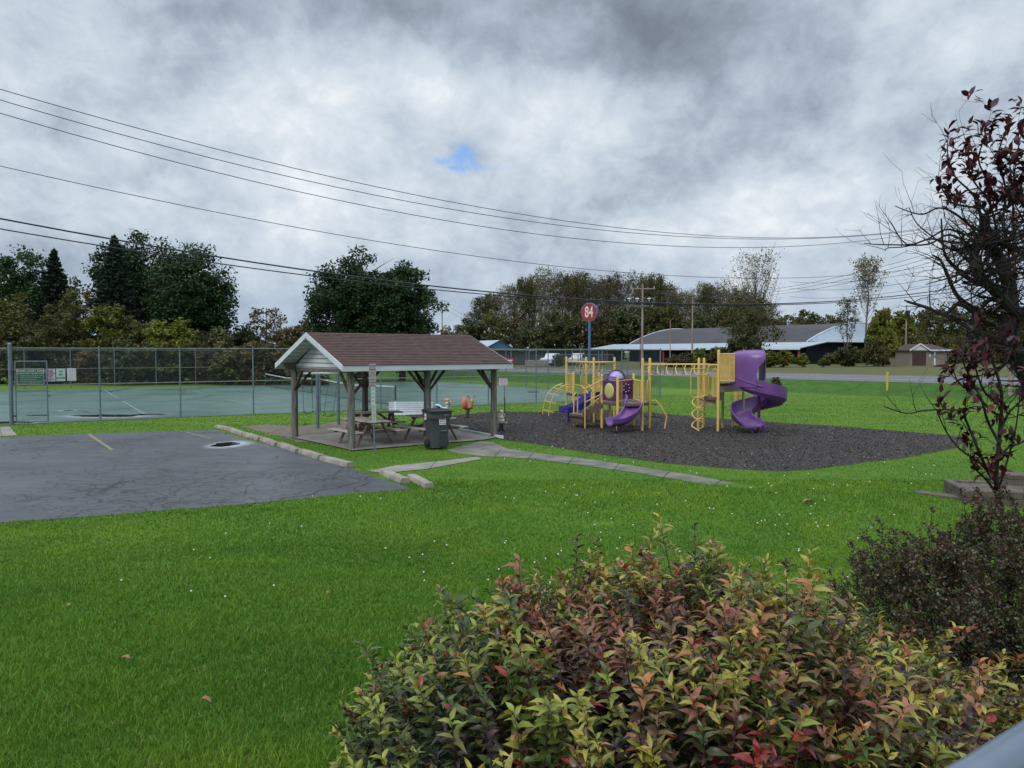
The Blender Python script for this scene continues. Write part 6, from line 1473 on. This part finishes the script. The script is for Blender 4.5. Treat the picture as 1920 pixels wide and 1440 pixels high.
def spi_cols(tip):
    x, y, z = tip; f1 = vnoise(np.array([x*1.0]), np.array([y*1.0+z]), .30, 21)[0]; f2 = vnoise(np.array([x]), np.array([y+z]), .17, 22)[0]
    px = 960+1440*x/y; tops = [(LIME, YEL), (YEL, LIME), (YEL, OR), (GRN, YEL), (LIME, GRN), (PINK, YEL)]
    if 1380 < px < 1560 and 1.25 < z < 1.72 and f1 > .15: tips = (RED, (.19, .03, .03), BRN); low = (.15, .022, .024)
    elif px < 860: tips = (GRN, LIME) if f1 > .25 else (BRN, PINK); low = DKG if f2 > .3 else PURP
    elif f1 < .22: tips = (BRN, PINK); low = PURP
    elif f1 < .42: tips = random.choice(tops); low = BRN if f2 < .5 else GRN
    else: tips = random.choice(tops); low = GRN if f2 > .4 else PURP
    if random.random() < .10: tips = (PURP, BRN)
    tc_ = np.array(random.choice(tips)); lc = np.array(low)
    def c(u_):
        k = max(0, min(1, (u_-.55)/.4)); q = lc*(1-k)+tc_*k  # lower leaves darkened, painting the shrub's inner shade into their colour
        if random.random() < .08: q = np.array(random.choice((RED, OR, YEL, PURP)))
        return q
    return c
def dome_spi(full=True):
    while True:
        x = random.uniform(-.85, 2.7); y = random.uniform(2.0, 4.3)
        q = ((x-.92)/1.68)**2+((y-3.15)/1.10)**2
        if q < 1 and (full or random.random() < .5): break
    H_ = .99-.34*max(0, x-.9)+.04*math.sin(x*5+y*3); zt_ = float(gz(x, y))+H_*math.sqrt(1-q)**.62*(1+.24*(vnoise(np.array([x]), np.array([y]), .28, 31)[0]-.5))
    k = 1-abs(random.gauss(0, .10)) if random.random() < .8 else random.uniform(.35, .95)
    zg = float(gz(x, y)); return np.array([x, y, zg+max(.22, (zt_-zg)*k)+(random.random() < .25)*random.uniform(.03, .19)])
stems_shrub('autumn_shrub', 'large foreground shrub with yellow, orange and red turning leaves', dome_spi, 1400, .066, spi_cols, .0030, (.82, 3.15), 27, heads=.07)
def fine_shrub():
    cx, cy = 3.06, 4.35; z0 = float(gz(cx, cy)); t = thing('fine_leaved_shrub', 'dark brownish fine-leaved shrub at the right behind the autumn shrub', 'shrub', (cx, cy, z0)); ms = MB()
    P = []; Cc = []
    pal = np.array([(.085, .065, .028), (.065, .072, .026), (.095, .052, .032), (.055, .062, .022), (.13, .13, .045)])
    for k in range(1150):
        while True:
            x = rng.uniform(-1.3, 1.3); y = rng.uniform(-.85, .85); q = (x/1.25)**2+(y/.82)**2
            if q < 1: break
        lump = vnoise(np.array([x+9.]), np.array([y+9.]), .38, 33)[0]; H_ = 1.08*math.sqrt(1-q)**.65*(.78+.42*lump); f_ = max(.18, (1-abs(random.gauss(0, .18))) if random.random() < .7 else random.random())
        tip = Vector((x, y, max(.1, H_*f_)+(random.random() < .16)*random.uniform(.04, .16))); L = min(tip.z*.9, random.uniform(.16, .34)); ln = Vector((x*.5+random.gauss(0, .35), y*.5+random.gauss(0, .35), 1)).normalized()
        base = tip-ln*L; ms.tube([base, base.lerp(tip, .5)+Vector(rng.normal(size=3))*.012, tip], [.0028, .002, .001], 3)
        if random.random() < .25: ms.tube([(x*.25, y*.25, 0), (x*.6, y*.6, base.z*.5), tuple(base)], [.007, .005, .003], 4)
        for b in range(9):
            u_ = random.uniform(.1, 1); s_ = base.lerp(tip, u_); d = (Vector(rng.normal(size=3))+ln*.9).normalized(); l_ = random.uniform(.04, .13)*(1.25-u_); e = s_+d*l_
            ms.tube([s_, e], [.0012, .0006], 3); n = 11; w_ = rng.random((n, 1)); P.append(np.array(s_)+(np.array(e)-np.array(s_))*w_+rng.normal(size=(n, 3))*.008); Cc.append(np.repeat(pal[rng.choice(5, 1, p=[.3, .27, .2, .2, .03])], n, 0)*rng.uniform(.7, 1.3, (n, 1)))
    P = np.concatenate(P); C = np.concatenate(Cc); V, F = leaf_quads(P, .010, .15); np_mesh('foliage', V, F, M_shrubleaf, np.repeat(C, 4, 0), parent=t); ms.build('stems', M_twig, t)
fine_shrub()

# ---------------------------------------------------------------- red-leaved sapling and tangled tree
M_redleaf = foliage_mat('dark_red_leaves', .22, .45, 0, .4)
def grow(ms, p, d, L, r, depth, tips, curl=.35, gnarl=.25, nsub=(2, 4), sub=.55, minr=.0012, upb=.12):
    n = max(4, int(L/.07)); pts = [Vector(p)]; d = Vector(d).normalized(); dirs = [d.copy()]; ax = Vector(rand_dirs(1)[0])
    for i in range(n):
        d = (d+Vector(rng.normal(size=3))*gnarl*.35+ax.cross(d)*curl*.18+Vector((0, 0, upb*.3))).normalized(); pts.append(pts[-1]+d*L/n); dirs.append(d.copy())
    ms.tube(pts, [max(minr*.6, r*(1-.8*i/n)) for i in range(n+1)], 6 if r > .012 else 4, caps=False)
    tips.append((pts[-1], dirs[-1], pts))
    if depth > 0:
        for k in range(random.randint(*nsub)):
            i = random.randint(max(1, n//4), n); q = dirs[i]; s_ = Vector(rand_dirs(1)[0]); s_ = (s_-q*s_.dot(q)).normalized()
            grow(ms, pts[i], q*.75+s_*.8, L*sub*random.uniform(.7, 1.25), max(minr, r*.5*(1-.4*i/n)), depth-1, tips, curl, gnarl, nsub, sub, minr, upb)
def T(px, py, Y): return dpt(px, py, Y)
# sapling
st_b = T(1893, 1080, 4.9); sap = thing('red_leaved_sapling', 'slender sapling with dark red leaves rising from the fine-leaved shrub', 'tree', (st_b.x, st_b.y, float(gz(st_b.x, st_b.y)))); OS = Vector(sap.location)
ms = MB(); tips = []
trunkA = smooth_path([Vector((st_b.x+.02, 4.9, OS.z-.05)), T(1893, 1080, 4.9), T(1880, 985, 4.9), T(1868, 900, 4.9), T(1874, 820, 4.88), T(1878, 740, 4.85), T(1862, 680, 4.85), T(1835, 610, 4.85)], 5)
ms.tube([p-OS for p in trunkA], [.020*(1-.7*i/len(trunkA)) for i in range(len(trunkA))], 7)
br = [[(1884, 990), (1880, 950), (1872, 925), (1890, 860), (1905, 800), (1915, 720)], [(1868, 905), (1840, 870), (1800, 842), (1775, 810), (1758, 775)], [(1855, 890), (1835, 845), (1812, 790), (1800, 770), (1740, 769), (1700, 775), (1658, 762)], [(1873, 830), (1852, 790), (1840, 750), (1815, 700), (1805, 670), (1812, 620)], [(1874, 815), (1888, 780), (1905, 760), (1940, 730)],
      [(1877, 750), (1850, 740), (1832, 700), (1825, 660)], [(1866, 870), (1890, 840), (1915, 830), (1940, 810)], [(1872, 930), (1850, 900), (1830, 880), (1815, 850)], [(1876, 780), (1858, 770), (1830, 740), (1800, 720), (1785, 690)], [(1865, 700), (1885, 680), (1900, 640), (1890, 590)]]
shoots = []
for b_ in br:
    yy = 4.88+random.uniform(-.06, .06); pth = smooth_path([T(x, y, yy+random.uniform(-.04, .04)*i) for i, (x, y) in enumerate(b_)], 4); ms.tube([p-OS for p in pth], [.009*(1-.8*i/len(pth))+.0012 for i in range(len(pth))], 5); shoots.append(pth)
    for i in range(3, len(pth)-1, 3): grow(ms, pth[i]-OS, (random.uniform(-.7, .5), random.uniform(-.6, .6), random.uniform(.3, 1)), random.uniform(.10, .28), .003, 1, tips, nsub=(1, 2))
def red_leaves(name, paths, n, parent, O, L=.085, cols=None, droop=.25, upper=False):
    P = []; D = []; N_ = []
    for _ in range(n):
        pth = random.choice(paths); s_ = random.uniform(.25, 1)*(len(pth)-1); i = min(len(pth)-2, int(s_)); q = pth[i].lerp(pth[i+1], s_-i); dd_ = (pth[i+1]-pth[i]).normalized(); s2 = Vector(rand_dirs(1)[0])
        d = dd_*.3+s2+Vector((0, 0, droop)); P.append(q+Vector(rand_dirs(1)[0])*.01); D.append(d.normalized()); N_.append(Vector(rand_dirs(1)[0])*.5+Vector((0, 0, 1)))
    P = np.array([tuple(p-O) for p in P]); D = np.array([tuple(d) for d in D]); N_ = np.array([tuple(x) for x in N_]); l_ = rng.uniform(.7, 1.15, n)*L
    v, fs_ = leaf_mesh(P, D, N_, l_, l_*rng.uniform(.38, .5, n), rng.uniform(-.1, .35, n), rng.uniform(.05, .5, n))
    c = palette(n, cols or [(.085, .012, .014, 4), (.13, .018, .018, 2), (.05, .012, .016, 3), (.09, .06, .06, 1)], .25)
    return np_mesh(name, v, fs_, M_redleaf, np.repeat(c, 8, 0), parent=parent, smooth=True)
trs = [q for q in [[p+OS for p in t_[2]] for t_ in tips]+shoots+[trunkA[14:]] if 960+1440*min(p.x/p.y for p in q) > 1742]
red_leaves('foliage', trs, 440, sap, OS, L=.072, cols=[(.06, .010, .013, 4), (.09, .014, .016, 2), (.04, .012, .015, 3), (.09, .07, .075, 1)]); ms.build('trunk', M_twig, sap)
# tangled tree
tb = Vector((3.72, 5.15, 0)); tb.z = float(gz(tb.x, tb.y)); tt = thing('tangled_tree', 'dark tangled twisty tree at the right edge with red leaves on top shoots', 'tree', tb); OT = tb
ms = MB(); tips = []
def path3(pts, y0, n=5): return smooth_path([T(x, y, y0+dy) for x, y, dy in pts], n)
main = path3([(2010, 1200, 0), (1985, 1000, 0), (1975, 800, 0), (1925, 700, 0), (1890, 640, -.05), (1895, 560, 0), (1880, 500, .05), (1850, 445, .02), (1845, 400, 0)], 5.1, 6)
ms.tube([p-OT for p in main], [.075*(1-.62*i/len(main)) for i in range(len(main))], 9)
second = path3([(1975, 800, .1), (1985, 700, .12), (1960, 600, .1), (1935, 520, 0), (1930, 440, 0), (1940, 380, 0)], 5.15, 6); ms.tube([p-OT for p in second], [.06*(1-.6*i/len(second)) for i in range(len(second))], 8)
loopb = path3([(1905, 590, 0), (1865, 545, -.08), (1835, 515, -.1), (1826, 480, -.08), (1840, 455, -.02), (1880, 455, .05), (1900, 470, .08)], 5.05, 6); ms.tube([p-OT for p in loopb], [.036*(1-.4*i/len(loopb)) for i in range(len(loopb))], 8)
bigs = [main[12:], second[8:], loopb]
limbs = [[(1895, 560), (1850, 585), (1800, 560), (1778, 520), (1765, 490), (1748, 478)], [(1890, 620), (1850, 605), (1800, 570), (1770, 590), (1735, 575), (1695, 563)], [(1885, 640), (1840, 625), (1790, 600), (1745, 580), (1700, 566)],
  [(1845, 440), (1810, 440), (1775, 430), (1740, 448), (1700, 462), (1665, 465), (1660, 470)], [(1840, 450), (1790, 455), (1745, 448), (1700, 458), (1672, 420), (1668, 415)], [(1826, 430), (1790, 400), (1760, 390), (1730, 402), (1700, 395), (1678, 386)], [(1830, 470), (1790, 470), (1760, 452), (1720, 420), (1705, 390)],
  [(1820, 460), (1780, 440), (1740, 458), (1680, 459), (1640, 458), (1620, 456)], [(1840, 480), (1800, 490), (1790, 530), (1770, 500), (1757, 475)], [(1880, 540), (1830, 530), (1790, 500), (1770, 470), (1765, 410)],
  [(1960, 650), (1920, 660), (1870, 650), (1820, 640), (1800, 650)], [(1930, 600), (1900, 570), (1860, 560), (1820, 600), (1780, 590)], [(1850, 400), (1820, 360), (1790, 330), (1777, 290), (1778, 250)], [(1860, 400), (1850, 340), (1835, 300), (1845, 260), (1850, 235)], [(1880, 420), (1885, 350), (1870, 300), (1888, 240), (1900, 222)], [(1930, 420), (1915, 350), (1925, 290), (1930, 235)], [(1840, 390), (1800, 385), (1780, 375), (1762, 345), (1758, 330)],
  [(1870, 440), (1855, 380), (1820, 330), (1815, 280), (1810, 262)], [(1900, 430), (1900, 360), (1905, 300), (1915, 250)]]
tops = []
for k_i, b_ in enumerate(limbs):
    yy = 5.08+random.uniform(-.12, .10); pth = smooth_path([T(x, y, yy+random.uniform(-.03, .03)*i) for i, (x, y) in enumerate(b_)], 4); thick = .020 if k_i in (0, 1, 2, 9, 10, 11) else .007
    ms.tube([p-OT for p in pth], [thick*(1-.85*i/len(pth))+.0013 for i in range(len(pth))], 5)
    if k_i >= 12: tops.append(pth)
    for i in range(2, len(pth)-1, 2 if thick > .01 else 3):
        grow(ms, pth[i]-OT, (random.uniform(-.9, .3), random.uniform(-.6, .6), random.uniform(-.2, 1)), random.uniform(.12, .34), .0045 if thick > .01 else .0025, 2 if thick > .01 else 1, tips, nsub=(1, 3))
for bpth in bigs:
    for i in range(0, len(bpth)-1):
        for _ in range(3): grow(ms, bpth[i]-OT, (random.uniform(-1, .6), random.uniform(-.8, .6), random.uniform(-.5, .9)), random.uniform(.16, .36), .0085, 2, tips, gnarl=.35, nsub=(1, 3), minr=.0019)
ms.build('trunk', M_twig, tt)
upp = [[p+OT for p in t_[2]] for t_ in tips if (t_[0]+OT).z > 3.85 and 960+1440*(t_[0]+OT).x/(t_[0]+OT).y > 1762]+tops*9
red_leaves('foliage', upp, 620, tt, OT, L=.078, cols=[(.065, .008, .018, 4), (.04, .008, .016, 4), (.11, .015, .025, 1)])
red_leaves('inner_foliage', [[p+OT for p in t_[2]] for t_ in tips if 960+1440*(t_[0]+OT).x/(t_[0]+OT).y > 1800], 90, tt, OT, L=.07)

# ---------------------------------------------------------------- handrail at the camera's lower right
hr = thing('handrail', 'blue-grey painted metal handrail cutting the lower right corner', 'handrail', (0, 0, 0))
MB().tube([(.22, .72, 2.30), (.590, .957, 2.30), (.766, 1.08, 2.30), (2.0, 1.943, 2.30)], .030, 16).build('top_rail', M_handrail, hr)
MB().tube([(.590, .957, 2.12), (2.0, 1.943, 2.12)], .012, 10).build('lower_rail', M_handrail, hr)
MB().tube([(1.6, 1.66, .9), (1.6, 1.66, 2.28)], .02, 10).build('post', M_handrail, hr)
